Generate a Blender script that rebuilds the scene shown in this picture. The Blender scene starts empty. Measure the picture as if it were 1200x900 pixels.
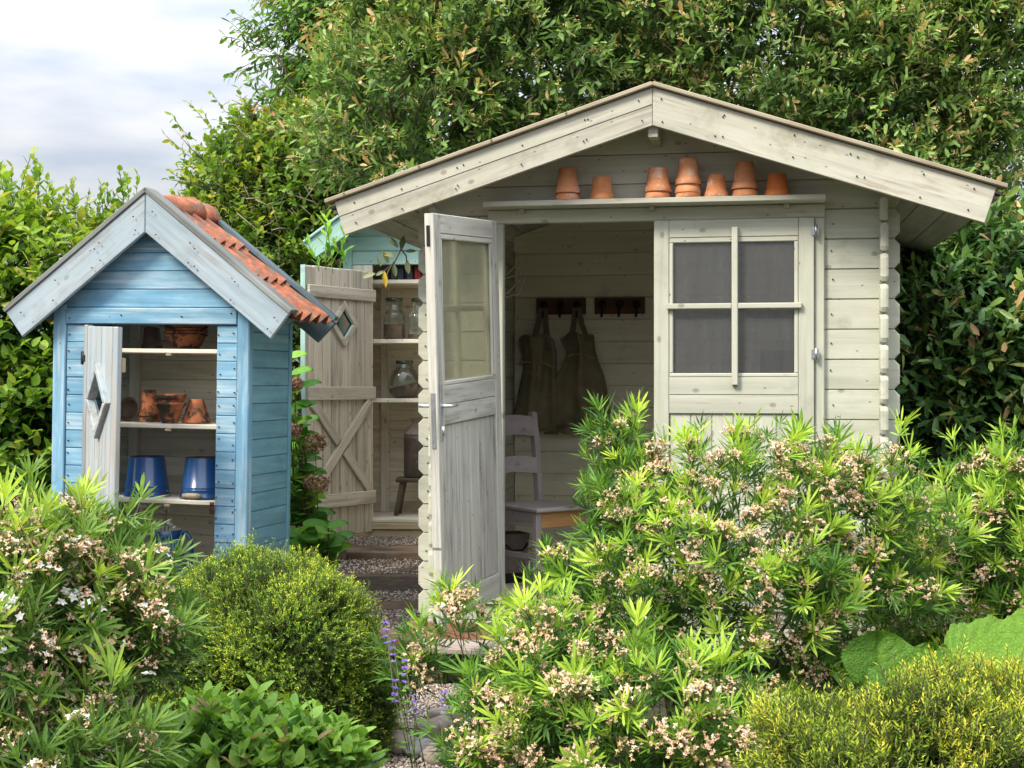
import bpy, math, random
import numpy as np
from mathutils import Matrix, Vector

random.seed(7)
RNG = np.random.default_rng(11)
scene = bpy.context.scene
COL = scene.collection
R = math.radians

# ------------------------------------------------------------------ camera
cam_d = bpy.data.cameras.new("camera")
cam_d.lens = 49.5
cam_d.sensor_width = 36.0
cam_d.clip_start = 0.05
cam_d.clip_end = 3000.0
cam = bpy.data.objects.new("camera", cam_d)
cam.location = (0, 0, 1.3)
cam.rotation_euler = (R(90), 0, 0)
COL.objects.link(cam)
scene.camera = cam

# ------------------------------------------------------------------ world, sun, exposure
SUN_VEC = Vector((-0.62, -0.55, 0.80)).normalized()
world = bpy.data.worlds.new("World")
scene.world = world
world.use_nodes = True
wt = world.node_tree
wt.nodes.clear()
def wn(t, **kw):
    n = wt.nodes.new(t)
    for k, v in kw.items(): setattr(n, k, v)
    return n
sky = wn("ShaderNodeTexSky", sky_type="NISHITA", sun_disc=False)
sky.sun_elevation = math.asin(SUN_VEC.z)
sky.sun_rotation = math.atan2(SUN_VEC.x, SUN_VEC.y)
tc = wn("ShaderNodeTexCoord")
mp = wn("ShaderNodeMapping"); mp.inputs["Scale"].default_value = (1.0, 1.0, 3.6)
mp.inputs["Location"].default_value = (0.35, 0.0, 0.22)
wt.links.new(tc.outputs["Generated"], mp.inputs["Vector"])
ns = wn("ShaderNodeTexNoise"); ns.inputs["Scale"].default_value = 6.5
ns.inputs["Detail"].default_value = 5.0; ns.inputs["Roughness"].default_value = 0.5
wt.links.new(mp.outputs["Vector"], ns.inputs["Vector"])
rp = wn("ShaderNodeValToRGB")
rp.color_ramp.elements[0].position = 0.38; rp.color_ramp.elements[0].color = (5.9, 6.5, 7.6, 1)
rp.color_ramp.elements[1].position = 0.60; rp.color_ramp.elements[1].color = (8.8, 8.85, 9.0, 1)
wt.links.new(ns.outputs["Fac"], rp.inputs["Fac"])
# overcast sky: brighter towards the zenith (CIE standard overcast distribution)
sep = wn("ShaderNodeSeparateXYZ"); wt.links.new(tc.outputs["Generated"], sep.inputs[0])
mx = wn("ShaderNodeMath", operation="MAXIMUM"); mx.inputs[1].default_value = 0.0
wt.links.new(sep.outputs["Z"], mx.inputs[0])
ml = wn("ShaderNodeMath", operation="MULTIPLY_ADD"); ml.inputs[1].default_value = 1.85; ml.inputs[2].default_value = 0.168
wt.links.new(mx.outputs[0], ml.inputs[0])
vm = wn("ShaderNodeVectorMath", operation="SCALE")
wt.links.new(rp.outputs["Color"], vm.inputs[0]); wt.links.new(ml.outputs[0], vm.inputs["Scale"])
mixw = wn("ShaderNodeMix", data_type="RGBA"); mixw.inputs["Factor"].default_value = 0.93
wt.links.new(sky.outputs["Color"], mixw.inputs[6]); wt.links.new(vm.outputs[0], mixw.inputs[7])
bg = wn("ShaderNodeBackground"); bg.inputs["Strength"].default_value = 0.11
wt.links.new(mixw.outputs[2], bg.inputs["Color"])
wo = wn("ShaderNodeOutputWorld"); wt.links.new(bg.outputs[0], wo.inputs["Surface"])

sun_d = bpy.data.lights.new("sun", "SUN")
sun_d.energy = 2.4
sun_d.angle = R(16)
sun_d.color = (1.0, 0.92, 0.78)
sun = bpy.data.objects.new("sun", sun_d)
sun.rotation_euler = (-SUN_VEC).to_track_quat("-Z", "Y").to_euler()
sun.location = (-6, -4, 9)
COL.objects.link(sun)

scene.view_settings.view_transform = "Standard"
scene.view_settings.look = "None"
scene.view_settings.exposure = 1.05
scene.view_settings.gamma = 1.0
scene.view_settings.use_curve_mapping = False
scene.cycles.max_bounces = 14
scene.cycles.diffuse_bounces = 10
scene.cycles.transparent_max_bounces = 16

# ------------------------------------------------------------------ materials
class NT:
    def __init__(s, name):
        s.m = bpy.data.materials.new(name); s.m.use_nodes = True
        s.t = s.m.node_tree; s.t.nodes.clear()
        s.out = s.t.nodes.new("ShaderNodeOutputMaterial")
    def n(s, typ, props=None, **inp):
        nd = s.t.nodes.new(typ)
        for k, v in (props or {}).items(): setattr(nd, k, v)
        for k, v in inp.items():
            key = int(k[1:]) if (k[0] == "i" and k[1:].isdigit()) else k.replace("_", " ")
            sock = nd.inputs[key]
            if isinstance(v, bpy.types.NodeSocket): s.t.links.new(v, sock)
            else: sock.default_value = v
        return nd
    def math(s, op, a, b=0.0, c=0.0):
        return s.n("ShaderNodeMath", {"operation": op}, i0=a, i1=b, i2=c).outputs[0]
    def mix(s, f, a, b, blend="MIX"):
        nd = s.n("ShaderNodeMix", {"data_type": "RGBA", "blend_type": blend}, i0=f)
        for i, v in ((6, a), (7, b)):
            if isinstance(v, bpy.types.NodeSocket): s.t.links.new(v, nd.inputs[i])
            else: nd.inputs[i].default_value = (*v[:3], 1)
        return nd.outputs[2]
    def ramp(s, f, stops):
        nd = s.n("ShaderNodeValToRGB", Fac=f)
        cr = nd.color_ramp
        while len(cr.elements) < len(stops): cr.elements.new(0.5)
        for e, (p, c) in zip(cr.elements, stops):
            e.position = p; e.color = (*c, 1) if len(c) == 3 else c
        return nd.outputs[0]
    def step(s, f, lo, hi):
        return s.n("ShaderNodeMapRange", {"interpolation_type": "SMOOTHSTEP"}, i0=f, i1=lo, i2=hi, i3=0.0, i4=1.0).outputs[0]
    def noise(s, vec, scale, detail=4.0, rough=0.55, dist=0.0):
        return s.n("ShaderNodeTexNoise", None, Vector=vec, Scale=scale, Detail=detail, Roughness=rough, Distortion=dist).outputs["Fac"]
    def scl(s, vec, sc):
        return s.n("ShaderNodeMapping", None, Vector=vec, Scale=sc).outputs[0]
    def done(s, sh):
        s.t.links.new(sh, s.out.inputs["Surface"]); return s.m

def gcoord(k):
    """grain coordinate of the board plus a random offset for each object"""
    a = k.n("ShaderNodeAttribute", {"attribute_name": "gc"}).outputs["Vector"]
    r = k.n("ShaderNodeObjectInfo").outputs["Random"]
    sh = k.n("ShaderNodeCombineXYZ", None, X=k.math("MULTIPLY", r, 31.7), Y=k.math("MULTIPLY", r, 17.3), Z=k.math("MULTIPLY", r, 47.1)).outputs[0]
    return k.n("ShaderNodeVectorMath", {"operation": "ADD"}, i0=a, i1=sh).outputs[0], r

def wood(name, ca, cb, worn, wear=(0.52, 0.72), wear_amt=0.7, grain=0.3, knots=0.7, rough=0.7, stain=(0.2, 0.19, 0.13), stain_amt=0.35, bump=0.25, vary=0.14, stain_lo=0.55):
    k = NT(name)
    v, rnd = gcoord(k)
    g = k.noise(k.scl(v, (2.2, 55, 55)), 1.0, 5, 0.62, 0.4)
    g2 = k.noise(k.scl(v, (0.9, 16, 16)), 1.0, 4, 0.55, 0.8)
    bl = k.noise(k.scl(v, (2.5, 7, 7)), 1.0, 5, 0.6)
    st = k.noise(k.scl(v, (3.4, 4.2, 4.2)), 1.3, 6, 0.68)
    fine = k.noise(v, 160.0, 2, 0.5)
    col = k.mix(k.step(bl, 0.35, 0.65), ca, cb)
    w = k.math("ADD", k.math("MULTIPLY", bl, 0.45), k.math("MULTIPLY", g, 0.55))
    wm = k.math("MULTIPLY", k.step(w, wear[0], wear[1]), wear_amt)
    col = k.mix(wm, col, worn)
    col = k.mix(k.math("MULTIPLY", k.step(st, stain_lo, 0.78), stain_amt), col, stain)
    dark = k.math("SUBTRACT", 1.0, k.math("MULTIPLY", k.step(g2, 0.40, 0.75), grain))
    dark = k.math("MULTIPLY", dark, k.math("MULTIPLY_ADD", g, 0.28, 0.86))
    dark = k.math("MULTIPLY", dark, k.math("MULTIPLY_ADD", rnd, vary, 1.0 - vary * 0.5))
    col = k.mix(1.0, col, k.n("ShaderNodeCombineColor", None, Red=dark, Green=dark, Blue=dark).outputs[0], "MULTIPLY")
    sx = k.n("ShaderNodeSeparateXYZ", None, Vector=v).outputs
    flat = k.n("ShaderNodeCombineXYZ", None, X=sx[0], Y=sx[2], Z=0.0).outputs[0]
    vo = k.n("ShaderNodeTexVoronoi", {"feature": "F1", "voronoi_dimensions": "2D"}, Vector=k.scl(flat, (4.2, 6.2, 1.0)), Scale=1.0, Randomness=1.0)
    on = k.step(k.n("ShaderNodeSeparateColor", None, Color=vo.outputs["Color"]).outputs[0], 0.66, 0.68)
    ring = k.math("MULTIPLY_ADD", k.math("SINE", k.math("MULTIPLY", vo.outputs["Distance"], 150.0)), 0.25, 0.75)
    kn = k.math("MULTIPLY", k.math("MULTIPLY", k.math("SUBTRACT", 1.0, k.step(vo.outputs["Distance"], 0.035, 0.085)), on), ring)
    col = k.mix(k.math("MULTIPLY", kn, 0.75 * knots), col, [c * 0.55 for c in worn])
    vs_ = k.n("ShaderNodeTexVoronoi", {"feature": "F1", "voronoi_dimensions": "2D"}, Vector=k.scl(flat, (7.0, 14.0, 1.0)), Scale=1.0, Randomness=1.0)
    fl = k.math("MULTIPLY", k.math("SUBTRACT", 1.0, k.step(vs_.outputs["Distance"], 0.03, 0.05)), k.step(k.n("ShaderNodeSeparateColor", None, Color=vs_.outputs["Color"]).outputs[1], 0.62, 0.64))
    col = k.mix(k.math("MULTIPLY", fl, 0.7), col, (0.05, 0.042, 0.035))
    hair = k.noise(k.scl(v, (1.1, 210, 210)), 1.0, 3, 0.6, 0.3)
    crack = k.math("MULTIPLY", k.step(hair, 0.62, 0.72), grain * 1.3)
    col = k.mix(crack, col, [c * 0.45 for c in worn])
    h = k.math("ADD", k.math("MULTIPLY", g, 0.7), k.math("MULTIPLY", fine, 0.2))
    h = k.math("ADD", h, k.math("MULTIPLY", wm, -0.4))
    bp = k.n("ShaderNodeBump", None, Strength=bump, Distance=0.004, Height=h).outputs[0]
    p = k.n("ShaderNodeBsdfPrincipled", None, Base_Color=col, Roughness=k.math("MULTIPLY_ADD", bl, 0.25, rough - 0.1), Normal=bp)
    p.inputs["Specular IOR Level"].default_value = 0.16
    return k.done(p.outputs[0])

def simple(name, c, rough=0.6, metal=0.0, var=0.25, scale=12.0, bump=0.1, c2=None, spots=0.0, spotc=(0.05, 0.05, 0.04), coat=0.0, spot_scale=9.0, spot_lo=0.55):
    k = NT(name)
    o = k.n("ShaderNodeTexCoord").outputs["Object"]
    r = k.n("ShaderNodeObjectInfo").outputs["Random"]
    v = k.n("ShaderNodeVectorMath", {"operation": "ADD"}, i0=o, i1=k.n("ShaderNodeCombineXYZ", None, X=k.math("MULTIPLY", r, 23.0), Y=k.math("MULTIPLY", r, 41.0), Z=0.0).outputs[0]).outputs[0]
    n1 = k.noise(v, scale, 6, 0.62)
    n2 = k.noise(v, scale * 7, 3, 0.5)
    col = k.mix(k.step(n1, 0.3, 0.7), [x * (1 - var) for x in c], c2 or [min(1, x * (1 + var)) for x in c])
    if spots:
        n3 = k.noise(v, spot_scale, 6, 0.7)
        col = k.mix(k.math("MINIMUM", k.math("MULTIPLY", k.step(n3, spot_lo, spot_lo + 0.11), spots), 1.0), col, spotc)
    bp = k.n("ShaderNodeBump", None, Strength=bump, Distance=0.003, Height=k.math("ADD", n1, k.math("MULTIPLY", n2, 0.4))).outputs[0]
    p = k.n("ShaderNodeBsdfPrincipled", None, Base_Color=col, Roughness=k.math("MULTIPLY_ADD", n1, 0.2, rough - 0.1), Metallic=metal, Normal=bp)
    if coat: p.inputs["Coat Weight"].default_value = coat; p.inputs["Coat Roughness"].default_value = 0.12
    return k.done(p.outputs[0])

def glass(name, tint, film, film_amt, gloss=0.05, film_scale=6.0):
    k = NT(name)
    v = k.n("ShaderNodeTexCoord").outputs["Object"]
    n1 = k.noise(v, film_scale, 5, 0.65)
    sp = k.noise(v, 220.0, 1, 0.5)
    tr = k.n("ShaderNodeBsdfTransparent", None, Color=(*tint, 1))
    df = k.n("ShaderNodeBsdfDiffuse", None, Color=k.mix(k.step(sp, 0.74, 0.8), film, (0.6, 0.58, 0.5)))
    st = k.noise(k.scl(v, (30, 30, 2.0)), 1.0, 4, 0.6)
    f = k.math("MULTIPLY", k.math("MULTIPLY_ADD", k.math("ADD", n1, st), 0.8, 0.2), film_amt)
    m1 = k.n("ShaderNodeMixShader", None, i0=f, i1=tr.outputs[0], i2=df.outputs[0])
    gl = k.n("ShaderNodeBsdfGlossy", None, Color=(1, 1, 1, 1), Roughness=0.06)
    fr = k.n("ShaderNodeFresnel", None, IOR=1.45).outputs[0]
    m2 = k.n("ShaderNodeMixShader", None, i0=k.math("MULTIPLY_ADD", fr, 0.8, gloss * 0.3), i1=m1.outputs[0], i2=gl.outputs[0])
    return k.done(m2.outputs[0])

def leafmat(name, stops, trans=0.3, rough=0.42, tcol=None, spec=0.4, vary=0.25, gain=1.5, crinkle=0.0):
    k = NT(name)
    stops = [(p, tuple(min(.9, c * gain) for c in q)) for p, q in stops]
    t = k.n("ShaderNodeAttribute", {"attribute_name": "tint"}).outputs["Fac"]
    r = k.n("ShaderNodeObjectInfo").outputs["Random"]
    t2 = k.math("ADD", t, k.math("MULTIPLY", k.math("SUBTRACT", r, 0.5), vary))
    col = k.ramp(t2, stops)
    o = k.n("ShaderNodeTexCoord").outputs["Object"]
    nz = k.noise(o, 55.0, 3, 0.6)
    col = k.mix(1.0, col, k.ramp(nz, [(0.25, (0.8, 0.8, 0.8)), (0.75, (1.15, 1.15, 1.1))]), "MULTIPLY")
    if crinkle:
        vd = k.n("ShaderNodeTexVoronoi", {"feature": "DISTANCE_TO_EDGE"}, Vector=o, Scale=85.0).outputs["Distance"]
        nz = k.math("MULTIPLY_ADD", k.step(vd, 0.0, 0.25), crinkle * 3, nz)
        col = k.mix(1.0, col, k.ramp(vd, [(0.0, (0.84, 0.88, 0.82)), (0.10, (1, 1, 1))]), "MULTIPLY")
    bp = k.n("ShaderNodeBump", None, Strength=0.15 + crinkle * 0.6, Distance=0.002 + crinkle * 0.006, Height=nz).outputs[0]
    p = k.n("ShaderNodeBsdfPrincipled", None, Base_Color=col, Roughness=min(.9, rough + .06), Normal=bp)
    p.inputs["Specular IOR Level"].default_value = spec * 0.5
    tl = k.n("ShaderNodeBsdfTranslucent", None, Color=k.mix(1.0, col, tcol or (1.5, 1.5, 0.7), "MULTIPLY"))
    m = k.n("ShaderNodeMixShader", None, i0=trans, i1=p.outputs[0], i2=tl.outputs[0])
    return k.done(m.outputs[0])

PALE = wood("pale_green_paint", (0.47, 0.475, 0.385), (0.54, 0.54, 0.455), (0.27, 0.235, 0.16), wear=(0.52, 0.68), wear_amt=0.55, grain=0.18, stain_amt=0.45, stain=(0.22, 0.21, 0.14), knots=1.0)
PALE_W = wood("weathered_pale_paint", (0.46, 0.45, 0.365), (0.54, 0.525, 0.445), (0.25, 0.20, 0.13), wear=(0.50, 0.66), wear_amt=0.7, grain=0.24, stain_amt=0.65, stain=(0.20, 0.175, 0.11), stain_lo=0.5, knots=1.0)
PALE_IN = wood("pale_interior_paint", (0.80, 0.745, 0.585), (0.85, 0.80, 0.65), (0.44, 0.37, 0.26), wear_amt=0.4, grain=0.12, stain_amt=0.3)
GREYDOOR = wood("grey_worn_door_paint", (0.52, 0.505, 0.45), (0.61, 0.595, 0.54), (0.20, 0.18, 0.15), wear=(0.46, 0.64), wear_amt=0.75, grain=0.30, stain_amt=0.35, stain=(0.2, 0.18, 0.15))
CAPW = wood("bare_brown_strip", (0.34, 0.285, 0.195), (0.44, 0.38, 0.285), (0.20, 0.15, 0.10), grain=0.3, stain_amt=0.6)
BLUE = wood("blue_paint", (0.16, 0.335, 0.48), (0.23, 0.425, 0.56), (0.47, 0.56, 0.62), wear=(0.47, 0.66), wear_amt=0.85, grain=0.30, stain=(0.09, 0.19, 0.28), stain_amt=0.35)
BLUE_S = wood("shaded_side_blue_paint", (0.14, 0.315, 0.425), (0.19, 0.39, 0.495), (0.30, 0.42, 0.48), wear=(0.54, 0.72), wear_amt=0.6, grain=0.30, stain=(0.07, 0.14, 0.20), stain_amt=0.45)  # side walls: darker copy of the front blue, side shade put into colour
BLUE_W = wood("washed_blue_grey_paint", (0.33, 0.41, 0.455), (0.41, 0.48, 0.53), (0.24, 0.23, 0.21), wear=(0.50, 0.66), wear_amt=0.7, grain=0.28, stain=(0.17, 0.21, 0.22), stain_amt=0.65, stain_lo=0.5)
BLUE_C = wood("grey_capping", (0.20, 0.21, 0.20), (0.27, 0.28, 0.27), (0.13, 0.12, 0.11), grain=0.4, stain_amt=0.4)
BLUE_D = wood("dark_blue_grey_board", (0.10, 0.14, 0.165), (0.135, 0.18, 0.205), (0.16, 0.17, 0.17), grain=0.3, stain_amt=0.3)
TEAL = wood("teal_paint", (0.30, 0.49, 0.45), (0.37, 0.56, 0.51), (0.40, 0.48, 0.43), wear_amt=0.4, grain=0.18, stain_amt=0.3)
GREYW = wood("silver_bare_wood", (0.54, 0.475, 0.385), (0.64, 0.575, 0.48), (0.27, 0.22, 0.155), wear=(0.46, 0.66), wear_amt=0.7, grain=0.40, stain=(0.16, 0.15, 0.08), stain_amt=0.4)
TANW = wood("tan_bare_wood", (0.44, 0.36, 0.23), (0.52, 0.43, 0.29), (0.28, 0.20, 0.11), grain=0.35, stain_amt=0.5, stain=(0.2, 0.17, 0.08))
INW = wood("interior_grey_boards", (0.70, 0.64, 0.525), (0.78, 0.725, 0.615), (0.25, 0.20, 0.14), wear_amt=0.5, grain=0.28, stain_amt=0.4)
LOGW = wood("old_sleeper_wood", (0.12, 0.08, 0.055), (0.21, 0.155, 0.115), (0.33, 0.27, 0.21), wear=(0.50, 0.68), wear_amt=0.8, grain=0.55, stain=(0.03, 0.022, 0.018), stain_amt=0.6, bump=0.9)
CHAIRW = wood("mauve_grey_chair_paint", (0.33, 0.275, 0.275), (0.40, 0.34, 0.335), (0.20, 0.15, 0.13), wear_amt=0.5, grain=0.25)
CHAIRO = wood("bare_orange_chair_wood", (0.42, 0.22, 0.085), (0.50, 0.28, 0.12), (0.25, 0.12, 0.05), wear_amt=0.4, grain=0.3)
RACKW = wood("dark_red_brown_wood", (0.095, 0.036, 0.02), (0.14, 0.055, 0.03), (0.04, 0.012, 0.008), grain=0.4, rough=0.45)
BROWNP = wood("brown_painted_boards", (0.25, 0.125, 0.085), (0.29, 0.15, 0.105), (0.20, 0.13, 0.10), wear_amt=0.3, grain=0.15, stain_amt=0.2)
STEPW = wood("grey_tread_wood", (0.42, 0.34, 0.31), (0.50, 0.43, 0.40), (0.24, 0.19, 0.16), grain=0.35)
TERRA = simple("terracotta", (0.58, 0.20, 0.07), 0.8, var=0.2, scale=9, bump=0.2, c2=(0.68, 0.30, 0.14), spots=0.75, spotc=(0.66, 0.44, 0.33), spot_scale=13.0, spot_lo=0.52)
TERRA_D = simple("mossy_terracotta", (0.34, 0.11, 0.045), 0.85, var=0.4, scale=12, bump=0.4, spots=1.3, spotc=(0.045, 0.033, 0.018), spot_scale=15.0, spot_lo=0.47)
TERRA_B = simple("bright_terracotta", (0.62, 0.17, 0.04), 0.7, var=0.10, scale=7, bump=0.1)
DARKPOT = simple("dark_brown_clay", (0.075, 0.045, 0.03), 0.7, var=0.5, scale=14, bump=0.25)
TILE = simple("red_clay_tile", (0.30, 0.088, 0.042), 0.85, var=0.4, scale=14, bump=0.5, c2=(0.46, 0.16, 0.08), spots=0.9, spotc=(0.15, 0.11, 0.085), spot_scale=20.0, spot_lo=0.48)
ENAMEL = simple("blue_enamel", (0.014, 0.070, 0.215), 0.3, var=0.12, scale=5, bump=0.0, coat=0.6, spots=0.25, spotc=(0.006, 0.02, 0.09), spot_scale=5.0)
ENAMEL_R = simple("dark_enamel_rim", (0.05, 0.045, 0.045), 0.4, metal=0.2, var=0.3)
WHITE_EN = simple("white_enamel", (0.72, 0.70, 0.64), 0.4, var=0.06, bump=0.02)
RUST = simple("rusty_iron", (0.10, 0.035, 0.018), 0.75, metal=0.3, var=0.5, scale=40, bump=0.3)
STEEL = simple("dull_steel", (0.42, 0.44, 0.46), 0.38, metal=0.85, var=0.15, scale=30)
ALU = simple("pale_aluminium", (0.66, 0.67, 0.68), 0.35, metal=0.7, var=0.08, scale=30)
IRON = simple("black_iron", (0.018, 0.015, 0.014), 0.5, metal=0.4, var=0.3)
CANVAS = simple("brown_green_canvas", (0.23, 0.19, 0.11), 0.95, var=0.22, scale=10, bump=0.35, c2=(0.28, 0.235, 0.145))
STRAPM = simple("faded_webbing", (0.155, 0.115, 0.09), 0.95, var=0.2, scale=60, bump=0.3)
CORD = simple("pale_cord", (0.36, 0.28, 0.20), 0.9, var=0.2, scale=80, bump=0.2)
FELT = simple("roofing_felt", (0.06, 0.055, 0.05), 0.95, var=0.3, scale=30, bump=0.5)
CERAM = simple("stone_crock_glaze", (0.105, 0.08, 0.07), 0.42, var=0.35, scale=9, bump=0.1, spots=0.5, spotc=(0.30, 0.26, 0.24), spot_scale=30)
CERAM_T = simple("pale_crock_shoulder", (0.36, 0.28, 0.25), 0.5, var=0.2, scale=9)
PAILM = simple("mauve_pail", (0.20, 0.155, 0.155), 0.7, var=0.2, scale=20)
GRAIN1 = simple("dried_seed_fill", (0.33, 0.17, 0.085), 0.95, var=0.65, scale=150, bump=1.0)
GRAIN2 = simple("brown_earth_fill", (0.165, 0.070, 0.032), 0.95, var=0.25, scale=40, bump=0.6)
TIN_B = simple("dark_blue_tin", (0.02, 0.03, 0.06), 0.4, var=0.5, scale=40, spots=0.5, spotc=(0.3, 0.3, 0.28), spot_scale=60)
TIN_K = simple("black_tin", (0.025, 0.022, 0.022), 0.4, var=0.5, scale=30)
TIN_R = simple("red_tin", (0.40, 0.02, 0.02), 0.4, var=0.3, scale=30)
PANEL_D = simple("dark_slate_board", (0.022, 0.026, 0.034), 0.6, var=0.2)
PANE = glass("grimy_window_glass", (0.86, 0.87, 0.88), (0.15, 0.15, 0.15), 0.34, 0.06)
PANE_D = glass("dusty_door_glass", (0.95, 0.95, 0.84), (0.66, 0.66, 0.48), 0.22, 0.02, 3.0)
JAR = glass("green_jar_glass", (0.90, 0.945, 0.915), (0.30, 0.36, 0.33), 0.10, 0.10, 8.0)
JAR_G = glass("dark_green_jar_glass", (0.40, 0.58, 0.50), (0.08, 0.16, 0.13), 0.35, 0.2, 8.0)
BARK = wood("brown_bark", (0.10, 0.075, 0.055), (0.16, 0.125, 0.095), (0.22, 0.19, 0.15), grain=0.4, bump=0.6)
TWIG_L = simple("pale_twig_bark", (0.34, 0.27, 0.20), 0.9, var=0.3, scale=20)
STEM_G = simple("green_stem", (0.13, 0.16, 0.045), 0.7, var=0.3, scale=20)
STONE = simple("garden_stone", (0.30, 0.24, 0.21), 0.85, var=0.35, scale=9, bump=0.6, c2=(0.40, 0.33, 0.29))
STONE_G = simple("grey_garden_stone", (0.24, 0.24, 0.25), 0.85, var=0.35, scale=9, bump=0.6)

def pebble_mat():
    k = NT("mixed_pebbles")
    t = k.n("ShaderNodeAttribute", {"attribute_name": "tint"}).outputs["Fac"]
    col = k.ramp(t, [(0.0, (0.10, 0.075, 0.06)), (0.25, (0.26, 0.185, 0.135)), (0.5, (0.40, 0.32, 0.26)), (0.75, (0.34, 0.31, 0.29)), (1.0, (0.62, 0.57, 0.52))])
    p = k.n("ShaderNodeBsdfPrincipled", None, Base_Color=col, Roughness=0.8)
    return k.done(p.outputs[0])
PEBBLE = pebble_mat()
def soil_mat(name, stops, scale):
    k = NT(name)
    v = k.n("ShaderNodeTexCoord").outputs["Object"]
    n1 = k.noise(v, scale, 6, 0.7)
    vo = k.n("ShaderNodeTexVoronoi", None, Vector=v, Scale=scale * 2.2)
    c = k.mix(0.5, k.ramp(n1, stops), k.mix(1.0, k.ramp(n1, stops), vo.outputs["Color"], "MULTIPLY"))
    bp = k.n("ShaderNodeBump", None, Strength=0.8, Distance=0.01, Height=k.math("SUBTRACT", n1, vo.outputs["Distance"])).outputs[0]
    p = k.n("ShaderNodeBsdfPrincipled", None, Base_Color=c, Roughness=0.95, Normal=bp)
    return k.done(p.outputs[0])
SOIL = soil_mat("dark_soil", [(0.3, (0.035, 0.025, 0.018)), (0.7, (0.09, 0.065, 0.045))], 18)
GRAVEL = soil_mat("gravel_bed", [(0.3, (0.14, 0.10, 0.08)), (0.7, (0.42, 0.34, 0.29))], 45)

L_CHOI = leafmat("choisya_leaf", [(0.0, (0.020, 0.055, 0.014)), (0.35, (0.055, 0.125, 0.025)), (0.65, (0.15, 0.26, 0.035)), (1.0, (0.34, 0.43, 0.06))], 0.30, 0.38, gain=1.6)
L_CHOI2 = leafmat("left_choisya_leaf", [(0.0, (0.030, 0.070, 0.020)), (0.4, (0.075, 0.145, 0.032)), (0.7, (0.15, 0.24, 0.045)), (1.0, (0.32, 0.41, 0.06))], 0.28, 0.36)  # leaf of the left bush, slightly less yellow
L_FLOW = leafmat("faded_flower", [(0.0, (0.30, 0.18, 0.10)), (0.25, (0.47, 0.32, 0.20)), (0.6, (0.60, 0.46, 0.32)), (0.85, (0.60, 0.37, 0.31)), (1.0, (0.76, 0.68, 0.54))], 0.25, 0.7, (1.1, 1.0, 0.9), vary=0.1, gain=1.45)
L_WHITE = leafmat("white_petal", [(0.0, (0.74, 0.72, 0.68)), (1.0, (0.82, 0.81, 0.80))], 0.3, 0.6, (1, 1, 1), vary=0.0, gain=1.0)
L_PURP = leafmat("violet_petal", [(0.0, (0.17, 0.09, 0.42)), (1.0, (0.33, 0.22, 0.66))], 0.3, 0.6, (1, 1, 1), vary=0.0, gain=1.0)
L_YEW = leafmat("yew_needle", [(0.0, (0.016, 0.040, 0.006)), (0.35, (0.060, 0.120, 0.013)), (0.7, (0.165, 0.245, 0.022)), (0.92, (0.33, 0.345, 0.035)), (1.0, (0.36, 0.23, 0.05))], 0.22, 0.5, gain=2.0)
L_GOLD = leafmat("golden_yew_needle", [(0.0, (0.035, 0.075, 0.010)), (0.35, (0.13, 0.20, 0.022)), (0.7, (0.34, 0.40, 0.032)), (0.92, (0.50, 0.46, 0.05)), (1.0, (0.46, 0.24, 0.08))], 0.25, 0.5, gain=1.25)
L_HORN = leafmat("hornbeam_leaf", [(0.0, (0.020, 0.055, 0.010)), (0.45, (0.065, 0.15, 0.020)), (0.75, (0.17, 0.29, 0.03)), (0.97, (0.30, 0.40, 0.06)), (1.0, (0.32, 0.34, 0.07))], 0.33, 0.42, gain=1.15)
L_VIB = leafmat("viburnum_leaf", [(0.0, (0.020, 0.055, 0.010)), (0.45, (0.085, 0.165, 0.024)), (0.8, (0.16, 0.27, 0.035)), (1.0, (0.33, 0.34, 0.05))], 0.32, 0.5, gain=1.25)
L_CHER = leafmat("cherry_leaf", [(0.0, (0.018, 0.055, 0.012)), (0.5, (0.055, 0.135, 0.025)), (0.9, (0.14, 0.25, 0.04)), (1.0, (0.26, 0.12, 0.06))], 0.34, 0.42)
L_COTO = leafmat("cotoneaster_leaf", [(0.0, (0.018, 0.036, 0.012)), (0.4, (0.050, 0.094, 0.026)), (0.7, (0.094, 0.150, 0.040)), (0.88, (0.15, 0.23, 0.062)), (0.93, (0.24, 0.18, 0.09)), (1.0, (0.30, 0.21, 0.11))], 0.26, 0.44, spec=0.45, gain=2.15)
L_COTOD = leafmat("dark_cotoneaster_leaf", [(0.0, (0.010, 0.028, 0.010)), (0.4, (0.028, 0.068, 0.020)), (0.75, (0.06, 0.12, 0.03)), (0.94, (0.15, 0.20, 0.05)), (1.0, (0.30, 0.19, 0.10))], 0.18, 0.30, spec=0.6, gain=1.9)
L_HYD = leafmat("hydrangea_leaf", [(0.0, (0.030, 0.090, 0.020)), (0.5, (0.075, 0.20, 0.035)), (1.0, (0.19, 0.34, 0.05))], 0.30, 0.42)
L_DRYH = leafmat("dried_floret", [(0.0, (0.12, 0.062, 0.04)), (0.5, (0.25, 0.145, 0.10)), (1.0, (0.38, 0.25, 0.19))], 0.2, 0.8, (1, .9, .8), gain=1.25)
L_GRND = leafmat("ground_plant_leaf", [(0.0, (0.040, 0.115, 0.025)), (0.5, (0.10, 0.20, 0.035)), (0.9, (0.19, 0.31, 0.05)), (1.0, (0.22, 0.16, 0.09))], 0.26, 0.42)
L_BIG = leafmat("big_soft_leaf", [(0.0, (0.08, 0.20, 0.025)), (0.5, (0.17, 0.33, 0.04)), (1.0, (0.22, 0.38, 0.05))], 0.30, 0.5, gain=0.85, crinkle=0.5)

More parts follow.
